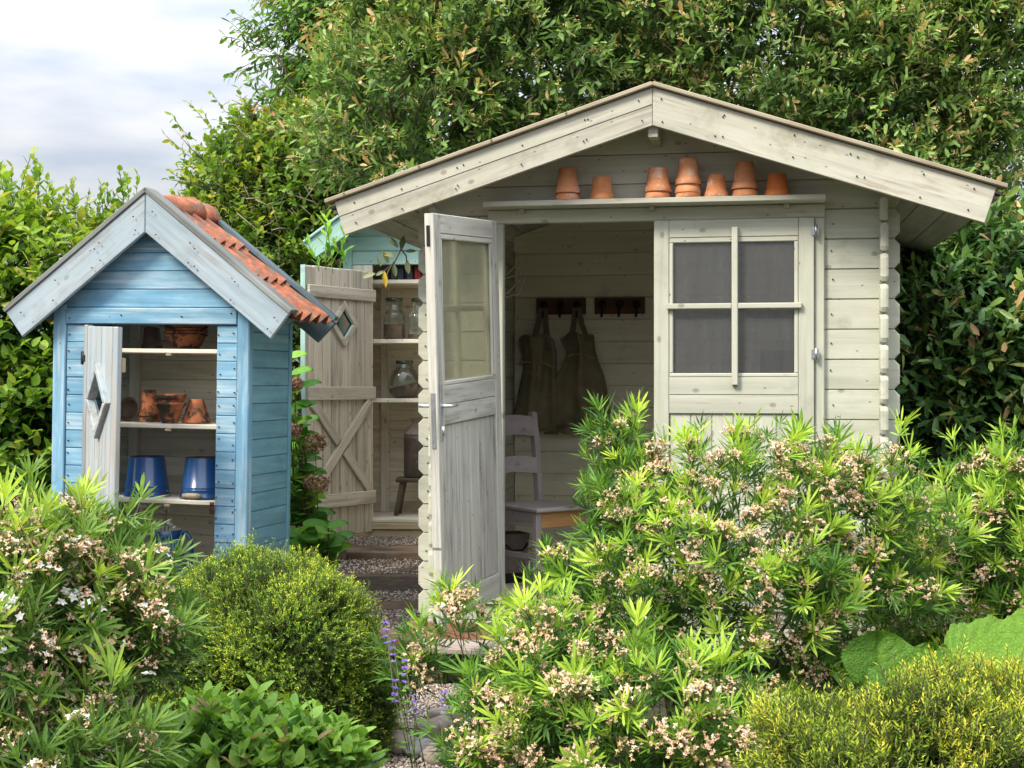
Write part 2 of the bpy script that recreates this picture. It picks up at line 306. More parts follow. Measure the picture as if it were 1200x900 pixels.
# ------------------------------------------------------------------ mesh building
def frame_axes(x, z):
    x = Vector(x).normalized(); z = Vector(z); y = z.cross(x).normalized(); z = x.cross(y).normalized()
    return x, y, z
def axes_mat(x, z, loc):
    x, y, z = frame_axes(x, z)
    return Matrix(((x[0], y[0], z[0], loc[0]), (x[1], y[1], z[1], loc[1]), (x[2], y[2], z[2], loc[2]), (0, 0, 0, 1)))

def offset_poly(pts, d):
    n = len(pts); out = []
    for i in range(n):
        p0 = Vector(pts[i - 1]); p1 = Vector(pts[i]); p2 = Vector(pts[(i + 1) % n])
        e1 = (p1 - p0).normalized(); e2 = (p2 - p1).normalized()
        n1 = Vector((-e1.y, e1.x)); n2 = Vector((-e2.y, e2.x))
        b = (n1 + n2); k = d / max(0.2, (1 + n1.dot(n2)))
        out.append((p1.x + b.x * k, p1.y + b.y * k))
    return out

def clip_poly(pts, a, b, c):
    """keep a*x + b*z <= c"""
    out = []
    for i in range(len(pts)):
        p, q = pts[i], pts[(i + 1) % len(pts)]
        dp = a * p[0] + b * p[1] - c; dq = a * q[0] + b * q[1] - c
        if dp <= 0: out.append(p)
        if (dp < 0 < dq) or (dq < 0 < dp):
            t = dp / (dp - dq); out.append((p[0] + t * (q[0] - p[0]), p[1] + t * (q[1] - p[1])))
    return out

class MB:
    def __init__(s): s.v = []; s.f = []; s.gc = []; s.mi = []; s.sm = []
    def add(s, verts, faces, mat=None, gc=None, mi=0, smooth=False):
        o = len(s.v)
        g = gc or verts
        off = (random.uniform(-5, 5), random.uniform(-5, 5), random.uniform(-5, 5))
        for p, q in zip(verts, g):
            P = Vector(p)
            s.v.append(tuple(mat @ P) if mat is not None else tuple(P))
            s.gc.append((q[0] + off[0], q[1] + off[1], q[2] + off[2]))
        for f in faces:
            s.f.append(tuple(i + o for i in f)); s.mi.append(mi); s.sm.append(smooth)
        return s
    def prism(s, outline, t, bev=0.003, mat=None, mi=0, y0=0.0, gax=0):
        """outline counter-clockwise in (x,z); front at y0 facing -y, back at y0+t"""
        n = len(outline); ib, b = bev if isinstance(bev, tuple) else (bev, bev)
        b = min(b, t * 0.4); ib = min(ib, b)
        ins = offset_poly(outline, ib)
        rings = [(ins, y0), (outline, y0 + b), (outline, y0 + t - b), (ins, y0 + t)]
        vs = [(p[0], y, p[1]) for r, y in rings for p in r]
        fs = [tuple(range(n)), tuple(3 * n + i for i in reversed(range(n)))]
        for k in range(3):
            for i in range(n):
                j = (i + 1) % n
                fs.append((k * n + i, (k + 1) * n + i, (k + 1) * n + j, k * n + j))
        g = vs if gax == 0 else [(p[2], p[1], p[0]) for p in vs]
        return s.add(vs, fs, mat, g, mi)
    def board(s, L, h, t, bev=0.003, mat=None, mi=0):
        return s.prism([(-L / 2, -h / 2), (L / 2, -h / 2), (L / 2, h / 2), (-L / 2, h / 2)], t, bev, mat, mi, -t / 2)
    def box(s, x0, x1, y0, y1, z0, z1, bev=0.003, mi=0, mat=None):
        """grain runs along the longest of x, z (or y)"""
        dx, dy, dz = x1 - x0, y1 - y0, z1 - z0
        c = ((x0 + x1) / 2, (y0 + y1) / 2, (z0 + z1) / 2)
        if dx >= dy and dx >= dz: m = Matrix.Translation(c); a = (dx, dz, dy)
        elif dz >= dy: m = axes_mat((0, 0, 1), (-1, 0, 0), c); a = (dz, dx, dy)
        else: m = axes_mat((0, 1, 0), (0, 0, 1), c); a = (dy, dz, dx)
        if mat is not None: m = mat @ m
        return s.board(a[0], a[1], a[2], bev, m, mi)
    def lathe(s, prof, seg=20, mat=None, mi=0, smooth=True):
        vs = []; fs = []
        for r, z in prof:
            for i in range(seg):
                a = 2 * math.pi * i / seg
                vs.append((r * math.cos(a), r * math.sin(a), z))
        n = len(prof)
        for k in range(n - 1):
            for i in range(seg):
                j = (i + 1) % seg
                fs.append((k * seg + i, k * seg + j, (k + 1) * seg + j, (k + 1) * seg + i))
        if prof[0][0] > 1e-4: fs.append(tuple(reversed(range(seg))))
        if prof[-1][0] > 1e-4: fs.append(tuple((n - 1) * seg + i for i in range(seg)))
        return s.add(vs, fs, mat, None, mi, smooth)
    def tube(s, pts, rad, seg=6, mat=None, mi=0):
        pts = [Vector(p) for p in pts]; n = len(pts)
        if not hasattr(rad, "__len__"): rad = [rad] * n
        vs = []; fs = []; gc = []
        up = Vector((0.13, 0.31, 0.94)); acc = 0
        for k in range(n):
            d = (pts[min(k + 1, n - 1)] - pts[max(k - 1, 0)]).normalized()
            x = d.cross(up)
            if x.length < 1e-3: x = d.cross(Vector((1, 0, 0)))
            x.normalize(); y = d.cross(x)
            if k: acc += (pts[k] - pts[k - 1]).length
            for i in range(seg):
                a = 2 * math.pi * i / seg
                vs.append(pts[k] + (x * math.cos(a) + y * math.sin(a)) * rad[k]); gc.append((acc, math.cos(a) * rad[k], math.sin(a) * rad[k]))
        for k in range(n - 1):
            for i in range(seg):
                j = (i + 1) % seg
                fs.append((k * seg + i, k * seg + j, (k + 1) * seg + j, (k + 1) * seg + i))
        fs.append(tuple(reversed(range(seg)))); fs.append(tuple((n - 1) * seg + i for i in range(seg)))
        return s.add([tuple(v) for v in vs], fs, mat, gc, mi, True)
    def mesh(s, name, mats):
        me = bpy.data.meshes.new(name)
        me.from_pydata(s.v, [], s.f)
        if not isinstance(mats, (list, tuple)): mats = [mats]
        for m in mats: me.materials.append(m)
        me.polygons.foreach_set("material_index", s.mi)
        me.polygons.foreach_set("use_smooth", s.sm)
        a = me.attributes.new("gc", "FLOAT_VECTOR", "POINT")
        a.data.foreach_set("vector", np.array(s.gc, dtype=np.float32).ravel())
        me.update()
        return me

def link(name, me, parent=None, mat=None):
    o = bpy.data.objects.new(name, me)
    COL.objects.link(o)
    if parent is not None: o.parent = parent
    if mat is not None: o.matrix_basis = mat
    return o
def part(name, mb, mats, parent=None, mat=None):
    return link(name, mb.mesh(name, mats), parent, mat)
def tag(o, label=None, cat=None, group=None, kind=None):
    if label: o["label"] = label
    if cat: o["category"] = cat
    if group: o["group"] = group
    if kind: o["kind"] = kind
    return o
def thing(name, label, cat, loc=(0, 0, 0), rotz=0.0, group=None, roll=0.0):
    o = bpy.data.objects.new(name, None); COL.objects.link(o)
    o.empty_display_size = 0.1
    o.location = loc; o.rotation_euler = (0, roll, rotz)
    return tag(o, label, cat, group)
_bc = {}
def board(name, L, h, t, x, z, loc, mats, parent, bev=0.003):
    """one board as an object: x = direction of its length, z = of its height"""
    key = (name, round(L, 4), round(h, 4), round(t, 4), bev, id(mats))
    if key not in _bc:
        mb = MB(); mb.board(L, h, t, bev); _bc[key] = mb.mesh(name, mats)
    return link(name, _bc[key], parent, axes_mat(x, z, loc))
def TR(x, y, z): return Matrix.Translation((x, y, z))
def local(o_loc, rotz, p):
    c, s = math.cos(rotz), math.sin(rotz)
    return (o_loc[0] + p[0] * c - p[1] * s, o_loc[1] + p[0] * s + p[1] * c, o_loc[2] + p[2])

# ------------------------------------------------------------------ leaves and sprays (numpy)
def leaf_tmpl(kind):
    if kind == "needle":   # two faces folded on the midrib
        v = [(0, 0, 0), (-.5, .45, .08), (.5, .45, .08), (0, 1, 0)]
        t = [(0, 2, 3), (0, 3, 1)]
    elif kind == "mid":
        v = [(0, 0, 0), (-.5, .42, .10), (.5, .42, .10), (0, 1, -.06), (0, .45, 0)]
        t = [(0, 4, 1), (0, 2, 4), (1, 4, 3), (4, 2, 3)]
    elif kind == "long":
        v = [(0, 0, 0), (-.36, .3, .10), (.36, .3, .10), (-.48, .74, .08), (.48, .74, .08), (0, 1, -.12), (0, .3, 0), (0, .74, -.03)]
        t = [(0, 6, 1), (0, 2, 6), (1, 6, 7), (1, 7, 3), (6, 2, 4), (6, 4, 7), (3, 7, 5), (7, 4, 5)]
    else:                  # ovate
        v = [(0, 0, 0), (-.42, .18, .10), (.42, .18, .10), (-.5, .45, .13), (.5, .45, .13), (-.3, .78, .05), (.3, .78, .05), (0, 1, -.10), (0, .2, .0), (0, .45, 0), (0, .78, -.03)]
        t = [(0, 8, 1), (0, 2, 8), (1, 8, 9), (1, 9, 3), (8, 2, 4), (8, 4, 9), (3, 9, 10), (3, 10, 5), (9, 4, 6), (9, 6, 10), (5, 10, 7), (10, 6, 7)]
    return np.array(v, float), np.array(t, int)
TMPL = {k: leaf_tmpl(k) for k in ("needle", "mid", "long", "ovate")}

def nrm(a): return a / np.maximum(1e-9, np.linalg.norm(a, axis=-1, keepdims=True))
def bake(kind, P, D, N, L, W, T):
    v, t = TMPL[kind]
    D = nrm(D); X = nrm(np.cross(D, N)); Z = np.cross(X, D)
    V = (P[:, None, :] + X[:, None, :] * (v[None, :, 0:1] * W[:, None, None]) + D[:, None, :] * (v[None, :, 1:2] * L[:, None, None])
         + Z[:, None, :] * (v[None, :, 2:3] * W[:, None, None]))
    n = len(P); k = len(v)
    tri = (t[None] + (np.arange(n) * k)[:, None, None]).reshape(-1, 3)
    return V.reshape(-1, 3), tri, np.repeat(T, k)
def bake_tubes(A, B, ra, rb):
    """three-sided straight twigs from A to B"""
    d = nrm(B - A); h = np.where(np.abs(d[:, 2:3]) > .9, np.array([[1., 0, 0]]), np.array([[0, 0, 1.]]))
    x = nrm(np.cross(d, h)); y = np.cross(d, x)
    vs = []
    for P, r in ((A, ra), (B, rb)):
        for i in range(3):
            a = 2 * math.pi * i / 3
            vs.append(P + (x * math.cos(a) + y * math.sin(a)) * np.reshape(r, (-1, 1)))
    V = np.stack(vs, 1)
    t = np.array([(0, 1, 4), (0, 4, 3), (1, 2, 5), (1, 5, 4), (2, 0, 3), (2, 3, 5)])
    tri = (t[None] + (np.arange(len(A)) * 6)[:, None, None]).reshape(-1, 3)
    return V.reshape(-1, 3), tri, np.full(len(A) * 6, .5)
def tri_mesh(name, parts, mats):
    """parts: list of (V, tri, tint, material index)"""
    Vs, Ts, Is, Ms = [], [], [], []; o = 0
    for V, t, ti, mi in parts:
        Vs.append(V); Ts.append(t + o); Is.append(ti); Ms.append(np.full(len(t), mi)); o += len(V)
    V = np.concatenate(Vs); T = np.concatenate(Ts); I = np.concatenate(Is); Mx = np.concatenate(Ms)
    me = bpy.data.meshes.new(name)
    me.vertices.add(len(V)); me.vertices.foreach_set("co", V.astype(np.float32).ravel())
    me.loops.add(len(T) * 3); me.loops.foreach_set("vertex_index", T.astype(np.int32).ravel())
    me.polygons.add(len(T)); me.polygons.foreach_set("loop_start", np.arange(0, len(T) * 3, 3, dtype=np.int32))
    me.polygons.foreach_set("loop_total", np.full(len(T), 3, dtype=np.int32))
    if not isinstance(mats, (list, tuple)): mats = [mats]
    for m in mats: me.materials.append(m)
    me.polygons.foreach_set("material_index", Mx.astype(np.int32))
    a = me.attributes.new("tint", "FLOAT", "POINT"); a.data.foreach_set("value", np.clip(I, 0, 1).astype(np.float32))
    me.update(calc_edges=True); me.validate()
    return me
def frames(D, roll=None):
    D = nrm(D); n = len(D)
    h = np.where(np.abs(D[:, 2:3]) > .95, np.array([[1., 0, 0]]), np.array([[0, 0, 1.]]))
    x = nrm(np.cross(h, D)); y = np.cross(D, x)
    a = RNG.uniform(0, 2 * math.pi, n) if roll is None else roll
    c, s = np.cos(a)[:, None], np.sin(a)[:, None]
    return np.stack([x * c + y * s, y * c - x * s, D], -1)      # columns are the axes

class Spray:
    """leaf transforms in a local frame that grows along +z"""
    def __init__(s): s.p, s.d, s.l, s.w, s.t, s.n = [], [], [], [], [], []; s.stem = []
    def leaf(s, p, d, l, w, t, n=(0, 0, 1)):
        s.p.append(p); s.d.append(d); s.l.append(l); s.w.append(w); s.t.append(t); s.n.append(n)
    def arrays(s):
        return [np.array(a, float) for a in (s.p, s.d, s.l, s.w, s.t, s.n)]
rr = random.uniform
def spray_alt(L, n, ll, lw, t0, t1, spread=0.9, r=random):
    """alternate leaves along a slightly bent twig"""
    s = Spray(); bx, by = rr(-.25, .25), rr(-.25, .25)
    pt = lambda u: (bx * L * u * u, by * L * u * u, L * u)
    for i in range(n):
        u = .12 + .88 * i / (n - 1); a = i * 2.4 + rr(-.4, .4); sp = spread * rr(.7, 1.2) * (1 - .45 * u)
        s.leaf(pt(u), (math.cos(a) * sp, math.sin(a) * sp, .55), ll * rr(.7, 1.15), lw * rr(.75, 1.15), t0 + (t1 - t0) * u + rr(-.15, .15), (rr(-.4, .4), rr(-.4, .4), 1))
    s.stem = [((0, 0, 0), pt(.5)), (pt(.5), pt(1))]
    return s
def spray_choisya(young):
    s = Spray(); L = rr(.13, .22); bx, by = rr(-.15, .15), rr(-.15, .15)
    pt = lambda u: (bx * L * u * u, by * L * u * u, L * u)
    nodes = random.choice((3, 4, 4, 5))
    for i in range(nodes):
        u = .25 + .72 * i / (nodes - 1); a0 = i * 1.57 + rr(-.3, .3)
        for side in (0, 1):
            a = a0 + side * math.pi + rr(-.2, .2)
            el = rr(.35, .75) + .5 * u
            d = np.array((math.cos(a) * math.cos(el), math.sin(a) * math.cos(el), math.sin(el)))
            pet = rr(.012, .022); p = np.array(pt(u)) + d * pet
            tang = np.array((-math.sin(a), math.cos(a), 0)); nn = np.cross(d, tang); nn *= np.sign(nn[2] + 1e-6)
            k = random.choice((3, 3, 4, 5))
            for j in range(k):
                f = (j - (k - 1) / 2) * rr(.36, .50)
                dd = d * math.cos(f) + tang * math.sin(f) + np.array((0, 0, rr(-.35, .10)))
                s.leaf(p, dd, rr(.050, .095) * (1.1 - .3 * abs(f)), rr(.0072, .0105), young * u * .75 + rr(0, .22), nn + np.array((rr(-.3, .3), rr(-.3, .3), 0)))
    for i in range(random.choice((4, 6, 8))):                    # young leaves at the tip
        a = i * 2.4 + rr(-.3, .3); el = rr(.5, 1.3)
        d = (math.cos(a) * math.cos(el), math.sin(a) * math.cos(el), math.sin(el))
        s.leaf(pt(.97), d, rr(.040, .088), rr(.0072, .0098), .35 + young * rr(.35, .65), (-math.cos(a), -math.sin(a), .8))
    s.stem = [((0, 0, -.05), pt(.5)), (pt(.5), pt(1))]
    return s
def spray_needles(L, n, nl, nw, t0, t1, tip):
    s = Spray()
    for i in range(n):
        u = i / (n - 1); a = (i % 2) * math.pi + rr(-.7, .7); sp = .95 * (1 - .5 * u)
        s.leaf((0, 0, L * u), (math.cos(a) * sp, math.sin(a) * sp, .55), nl * rr(.75, 1.15) * (1 - .35 * u), nw, t0 + (t1 - t0) * u + rr(-.1, .1) + (tip if u > .8 else 0), (rr(-.5, .5), rr(-.5, .5), 1))
    s.stem = [((0, 0, -.01), (0, 0, L))]
    return s
def spray_mesh(name, sp, kind, mats, stem_r=.002, extra=None):
    P, D, L, W, T, N = sp.arrays()
    V, t, ti = bake(kind, P, D, N, L, W, T)
    parts = [(V, t, ti, 0)]
    if sp.stem:
        A = np.array([a for a, b in sp.stem], float); B = np.array([b for a, b in sp.stem], float)
        v2, t2, i2 = bake_tubes(A, B, np.full(len(A), stem_r), np.full(len(A), stem_r * .7)); parts.append((v2, t2, i2, 1))
    if extra: parts += extra
    return tri_mesh(name, parts, mats)
def scatter(sprays, kind, pos, dirs, scale, up=0.7, droop=0.0, jit=0.6, dt=None, stem_r=.002):
    """all sprays baked into world space; returns (leaf part, twig part)"""
    Fr = frames(dirs); which = RNG.integers(0, len(sprays), len(pos))
    out = []; A = []; B = []
    for w, sp in enumerate(sprays):
        idx = np.nonzero(which == w)[0]
        if len(idx) == 0: continue
        P, D, L, W, T, N = sp.arrays(); F = Fr[idx]; sc = scale[idx]
        PP = np.einsum("mij,kj->mki", F, P) * sc[:, None, None] + pos[idx][:, None, :]
        DD = np.einsum("mij,kj->mki", F, D)
        DD = nrm(DD) + np.array((0, 0, -droop))
        NN = np.einsum("mij,kj->mki", F, N) * .5 + np.array((0, 0, up)) + RNG.normal(0, jit, DD.shape) * .5
        LL = sc[:, None] * L[None]; WW = sc[:, None] * W[None]
        TT = T[None] + (dt[idx][:, None] if dt is not None else 0) + RNG.normal(0, .05, LL.shape)
        out.append((PP.reshape(-1, 3), DD.reshape(-1, 3), NN.reshape(-1, 3), LL.ravel(), WW.ravel(), TT.ravel()))
        for a, b in sp.stem:
            A.append(np.einsum("mij,j->mi", F, np.array(a)) * sc[:, None] + pos[idx]); B.append(np.einsum("mij,j->mi", F, np.array(b)) * sc[:, None] + pos[idx])
    P, D, N, L, W, T = [np.concatenate([o[i] for o in out]) for i in range(6)]
    lf = bake(kind, P, D, N, L, W, T)
    A = np.concatenate(A); B = np.concatenate(B)
    return lf, bake_tubes(A, B, np.full(len(A), stem_r), np.full(len(A), stem_r * .6))
def lobes_points(lobes, n, rmin=.8, rmax=1.03, lump=.12, ymax=None):
    """points near the surface of a union of lumpy ellipsoids, with outward directions"""
    vol = np.array([l[3] * l[4] + l[4] * l[5] + l[3] * l[5] for l in lobes]); pr = vol / vol.sum()
    P = []; D = []; got = 0
    while got < n:
        m = n * 3; w = RNG.choice(len(lobes), m, p=pr); lb = np.array(lobes)[w]
        d = nrm(RNG.normal(0, 1, (m, 3)))
        lumpf = 1 + lump * (np.sin(d[:, 0] * 7 + w) * np.sin(d[:, 1] * 6 + 2 * w) + np.sin(d[:, 2] * 8 + d[:, 0] * 4 + w))
        r = (rmin ** 3 + (rmax ** 3 - rmin ** 3) * RNG.random(m)) ** (1 / 3) * lumpf
        p = lb[:, :3] + d * lb[:, 3:6] * r[:, None]
        ok = p[:, 2] > .02
        for q in lobes:                                      # not deep inside a lobe
            e = ((p - np.array(q[:3])) / np.array(q[3:6])); ok &= (e ** 2).sum(1) > (rmin * .92) ** 2
        P.append(p[ok]); D.append(nrm(d[ok] / lb[ok][:, 3:6])); got += int(ok.sum())
    return np.concatenate(P)[:n], np.concatenate(D)[:n]

# ================================================================== SETTING
def ground_h(x, y):
    """path in front at 0, bed and steps rising to the left and back"""
    t = np.clip((y - 6.05) / 2.1, 0, 1); t2 = t * t * (3 - 2 * t)
    steps = .44 * t2
    s = np.clip((y - 5.4) / 0.9, 0, 1); bed = .42 * s * s * (3 - 2 * s)
    m = np.clip((-x - 1.22) / .25, 0, 1)                       # 0 near the path, 1 in the bed by the blue shed
    left = np.maximum(steps - .20, 0) * (1 - m) + np.maximum(bed, steps) * m
    k = np.clip((-x - 0.05) / .25, 0, 1)
    return left * k - 0.03
def build_ground():
    xs = np.concatenate([[-400, -120, -40, -15], np.linspace(-6, 6, 61), [15, 40, 120, 400]])
    ys = np.concatenate([[-60, -10], np.linspace(2, 12, 61), [20, 60, 200, 900]])
    X, Y = np.meshgrid(xs, ys, indexing="ij")
    fade = np.clip((12.5 - Y) / 2.0, 0, 1)
    Z = np.where(Y > 10, ground_h(X, Y) * 1.0, ground_h(X, Y)) + RNG.normal(0, .006, X.shape) * (np.abs(X) < 7)
    nx, ny = X.shape
    V = [(float(a), float(b), float(c)) for a, b, c in zip(X.ravel(), Y.ravel(), Z.ravel())]
    F = [(i * ny + j, (i + 1) * ny + j, (i + 1) * ny + j + 1, i * ny + j + 1) for i in range(nx - 1) for j in range(ny - 1)]
    me = bpy.data.meshes.new("ground"); me.from_pydata(V, [], F); me.materials.append(SOIL)
    tag(link("ground", me), kind="structure")
build_ground()

def pebbles(name, label, x0, x1, y0, y1, n, zf, size=(.004, .0105)):
    """loose gravel: low eight-sided stones"""
    P = np.stack([RNG.uniform(x0, x1, n), RNG.uniform(y0, y1, n)], 1)
    z = np.array([zf(a, b) for a, b in P]) + RNG.uniform(-.004, .006, n)
    r = RNG.uniform(size[0], size[1], n)
    base = np.array([(1, 0, 0), (0, 1, 0), (-1, 0, 0), (0, -1, 0), (0, 0, .7), (0, 0, -.7)], float)
    tri = np.array([(0, 1, 4), (1, 2, 4), (2, 3, 4), (3, 0, 4), (1, 0, 5), (2, 1, 5), (3, 2, 5), (0, 3, 5)])
    J = base[None] * RNG.uniform(.65, 1.25, (n, 6, 1))
    a = RNG.uniform(0, 6.28, n); c, s = np.cos(a)[:, None], np.sin(a)[:, None]
    X = J[..., 0] * c - J[..., 1] * s; Yy = J[..., 0] * s + J[..., 1] * c
    V = np.stack([X, Yy, J[..., 2]], -1) * r[:, None, None] + np.concatenate([P, z[:, None]], 1)[:, None, :]
    T = (tri[None] + (np.arange(n) * 6)[:, None, None]).reshape(-1, 3)
    me = tri_mesh(name, [(V.reshape(-1, 3), T, np.repeat(RNG.random(n), 6), 0)], PEBBLE)
    return tag(link(name, me), label, None, None, "stuff")

def sheet(name, pts, z, mat):
    me = bpy.data.meshes.new(name); me.from_pydata([(x, y, z) for x, y in pts], [], [tuple(range(len(pts)))]); me.materials.append(mat)
    return tag(link(name, me), kind="structure")
sheet("gravel_path", [(-1.02, 3.0), (0.15, 3.0), (0.15, 6.15), (-.62, 6.15), (-1.0, 6.05)], -.012, GRAVEL)
pebbles("gravel", "loose mixed gravel on the garden path", -1.0, .12, 4.4, 6.1, 26000, lambda x, y: -.006)

# ---- steps of sleepers
steps = thing("garden_steps", "gravel steps edged with dark old sleepers climbing beside the pale shed", "steps", (0, 0, 0))
# (front y, top z, x0, x1)
LOGS = [(6.75, .122, -1.02, -.38), (7.40, .165, -1.14, -.32), (8.05, .217, -1.27, -.22), (8.75, .298, -1.37, -.12)]
def sleeper(y, zt, x0, x1, dia):
    mb = MB(); n = 14; pts = []; rad = []
    L = x1 - x0; seg = 12; vs = []; fs = []; gc = []
    for k in range(n):
        u = k / (n - 1); x = x0 + L * u
        for i in range(seg):
            a = 2 * math.pi * i / seg
            sq = 1 / max(abs(math.cos(a)), abs(math.sin(a))) ** .30
            r = dia / 2 * sq * (1 + .05 * math.sin(3 * u + i * 1.7) + rr(-.05, .05))
            if k in (0, n - 1): r *= .93
            vs.append((x + rr(-.004, .004), y + r * math.cos(a), zt - dia * .57 + r * math.sin(a) * 1.05)); gc.append((x, r * math.cos(a), r * math.sin(a)))
    for k in range(n - 1):
        for i in range(seg):
            j = (i + 1) % seg; fs.append((k * seg + i, (k + 1) * seg + i, (k + 1) * seg + j, k * seg + j))
    fs.append(tuple(range(seg))); fs.append(tuple((n - 1) * seg + i for i in reversed(range(seg))))
    mb.add(vs, fs, None, gc, 0, False)
    return mb
for i, (y, zt, x0, x1) in enumerate(LOGS):
    part("sleeper", sleeper(y, zt, x0, x1, .125 if i < 3 else .13), LOGW, steps)
    y1 = LOGS[i + 1][0] if i < 3 else 9.27
    mb = MB(); mb.box(x0 + .02, x1 - .02, y + .02, y1 + .01, zt - .20, zt - .016, .002)
    part("gravel_tread", mb, GRAVEL, steps)
    zz = zt - .012 if i < 3 else zt - .008
    ob = pebbles("tread_gravel", None, x0 + .02, x1 - .01, y + .05, y1 - .06, 2600, lambda a, b, z=zz, y0=y, y1=y1: z + .012 * (b - y0) / (y1 - y0), (.004, .009))
    ob.parent = steps
for (x, y, z0, z1, lean) in [(-.97, 7.375, .0, .185, .06), (-1.06, 8.015, .05, .245, .04), (-1.045, 8.71, .13, .325, .06)]:
    mb = MB(); mb.board(z1 - z0, .042, .032, .004, axes_mat((lean, .02, 1), (-1, 0, 0), (x, y - .045, (z0 + z1) / 2)))
    part("stake", mb, LOGW, steps)

# ================================================================== PALE GREEN SHED
GA = R(-9.7); GO = (0.645, 6.45, 0.0)
shed = thing("garden_shed", "large pale green log shed with wide gable, open door and shelf of pots above it", "shed", GO, GA)
SL = .326; CX = .02
def zu(x): return 2.545 - SL * abs(x - CX)           # underside of the roof boards
PIT = .135
def plank_row(x0, x1, z0, z1, cl, cr, y=0.0, t=.045, name="wall_plank", mat=PALE, roof=False):
    g = -.0006; c = .027
    z0 += g; z1 -= g
    pts = []
    if cl: pts += [(x0, z1 - c), (x0, z0 + c), (x0 + c * .95, z0)]
    else: pts += [(x0, z1), (x0, z0)]
    if cr: pts += [(x1 - c * .95, z0), (x1, z0 + c), (x1, z1 - c), (x1 - c * .95, z1)]
    else: pts += [(x1, z0), (x1, z1)]
    if cl: pts += [(x0 + c * .95, z1)]
    if roof:
        pts = clip_poly(pts, SL, 1.0, 2.545 + SL * CX - .004)
        pts = clip_poly(pts, -SL, 1.0, 2.545 - SL * CX - .004)
        if len(pts) < 3: return
    cx = sum(p[0] for p in pts) / len(pts); cz = (z0 + z1) / 2
    mb = MB(); mb.prism([(p[0] - cx, p[1] - cz) for p in pts], t, (.0048, .013))
    part(name, mb, mat, shed, TR(cx, y + rr(-.0015, .0015), cz))
for k in range(19):
    z0 = .06 + PIT * k; z1 = z0 + PIT
    if z1 < .34: plank_row(-1.105, 1.098, z0, z1, True, True)
    elif z0 < 2.05:
        plank_row(-1.105, -.762, z0, z1, True, False)
        plank_row(.764, 1.098, z0, z1, False, True)
    else: plank_row(-1.105, 1.098, z0, z1, True, True, roof=True)
# side walls, staggered half a plank, their ends standing proud of the front corner
for side in (-1, 1):
    xw = 1.006 if side > 0 else -1.035
    for k in range(16):
        z0 = .06 + PIT * (k + .5); z1 = z0 + PIT
        if z1 > 2.24: continue
        ye = -.085 if k < 15 else -.17
        c = .020; g = .006
        pts = [(ye, z1 - c - g), (ye, z0 + c + g), (ye + c * .5, z0 + g), (-.02, z0 + g), (-.02, z0 - .0006), (2.26, z0 - .0006), (2.26, z1 + .0006), (-.02, z1 + .0006), (-.02, z1 - g), (ye + c * .5, z1 - g)]
        if k == 15 or z1 > 2.15:
            pts = [(ye + .02, z0 + .03), (-.06, z0 + g), (2.26, z0 + g), (2.26, z1 - .03), (ye, z1 - .03)]
        cz = (z0 + z1) / 2
        if side > 0 and z0 > .93 and z1 < 1.92:            # gap for an added, unseen window that lets daylight inside
            part("side_plank", MB().prism([(1.62 - 1.0, z0 - .0006 - cz), (2.26 - 1.0, z0 - .0006 - cz), (2.26 - 1.0, z1 + .0006 - cz), (1.62 - 1.0, z1 + .0006 - cz)], .034, .005), PALE, shed, axes_mat((0, 1, 0), (0, 0, 1), (xw + .034, 1.0, cz)))
            pts = [(min(p[0], .55), p[1]) for p in pts]
        mb = MB(); mb.prism([(p[0] - 1.0, p[1] - cz) for p in pts], .034, (.005, .010))
        part("side_plank", mb, PALE, shed, axes_mat((0, 1, 0), (0, 0, 1), (xw + .034 if True else xw, 1.0, cz)))
mb = MB()  # window added out of view to brighten the interior
for y0, y1, z0, z1 in ((.548, .60, .93, 1.96), (1.572, 1.622, .93, 1.96), (.6005, 1.5715, .93, .99), (.6005, 1.5715, 1.90, 1.96), (1.07, 1.10, .9905, 1.8995)):
    mb.box(1.000, 1.052, y0, y1, z0, z1, .004)
sw_ = part("added_window_frame", mb, PALE, shed)
mb = MB(); mb.box(1.022, 1.026, .602, 1.57, .992, 1.898, .0005); part("pane", mb, glass("added_window_glass", (.93, .94, .93), (.3, .3, .3), .05, .03), sw_)
# inside back wall
for k in range(19):
    z1 = 2.10 - PIT * (k - 3); z0 = z1 - PIT
    if z0 < .15: continue
    pts = [(-1.0, z0 - .0008), (1.005, z0 - .0008), (1.005, z1 + .0008), (-1.0, z1 + .0008)]
    pts = clip_poly(pts, SL, 1.0, 2.545 + SL * CX - .004); pts = clip_poly(pts, -SL, 1.0, 2.545 - SL * CX - .004)
    if len(pts) < 3: continue
    cx = sum(p[0] for p in pts) / len(pts); cz = (z0 + z1) / 2
    mb = MB(); mb.prism([(p[0] - cx, p[1] - cz) for p in pts], .03, (.0048, .011))
    part("back_plank", mb, PALE_IN, shed, TR(cx, 2.10, cz))
# floor
for k in range(17):
    mb = MB(); mb.board(2.12, .115, .02, .002)
    part("floor_board", mb, INW, shed, axes_mat((0, 1, 0), (1, 0, 0), (-.95 + .119 * k, 1.04, .285)))
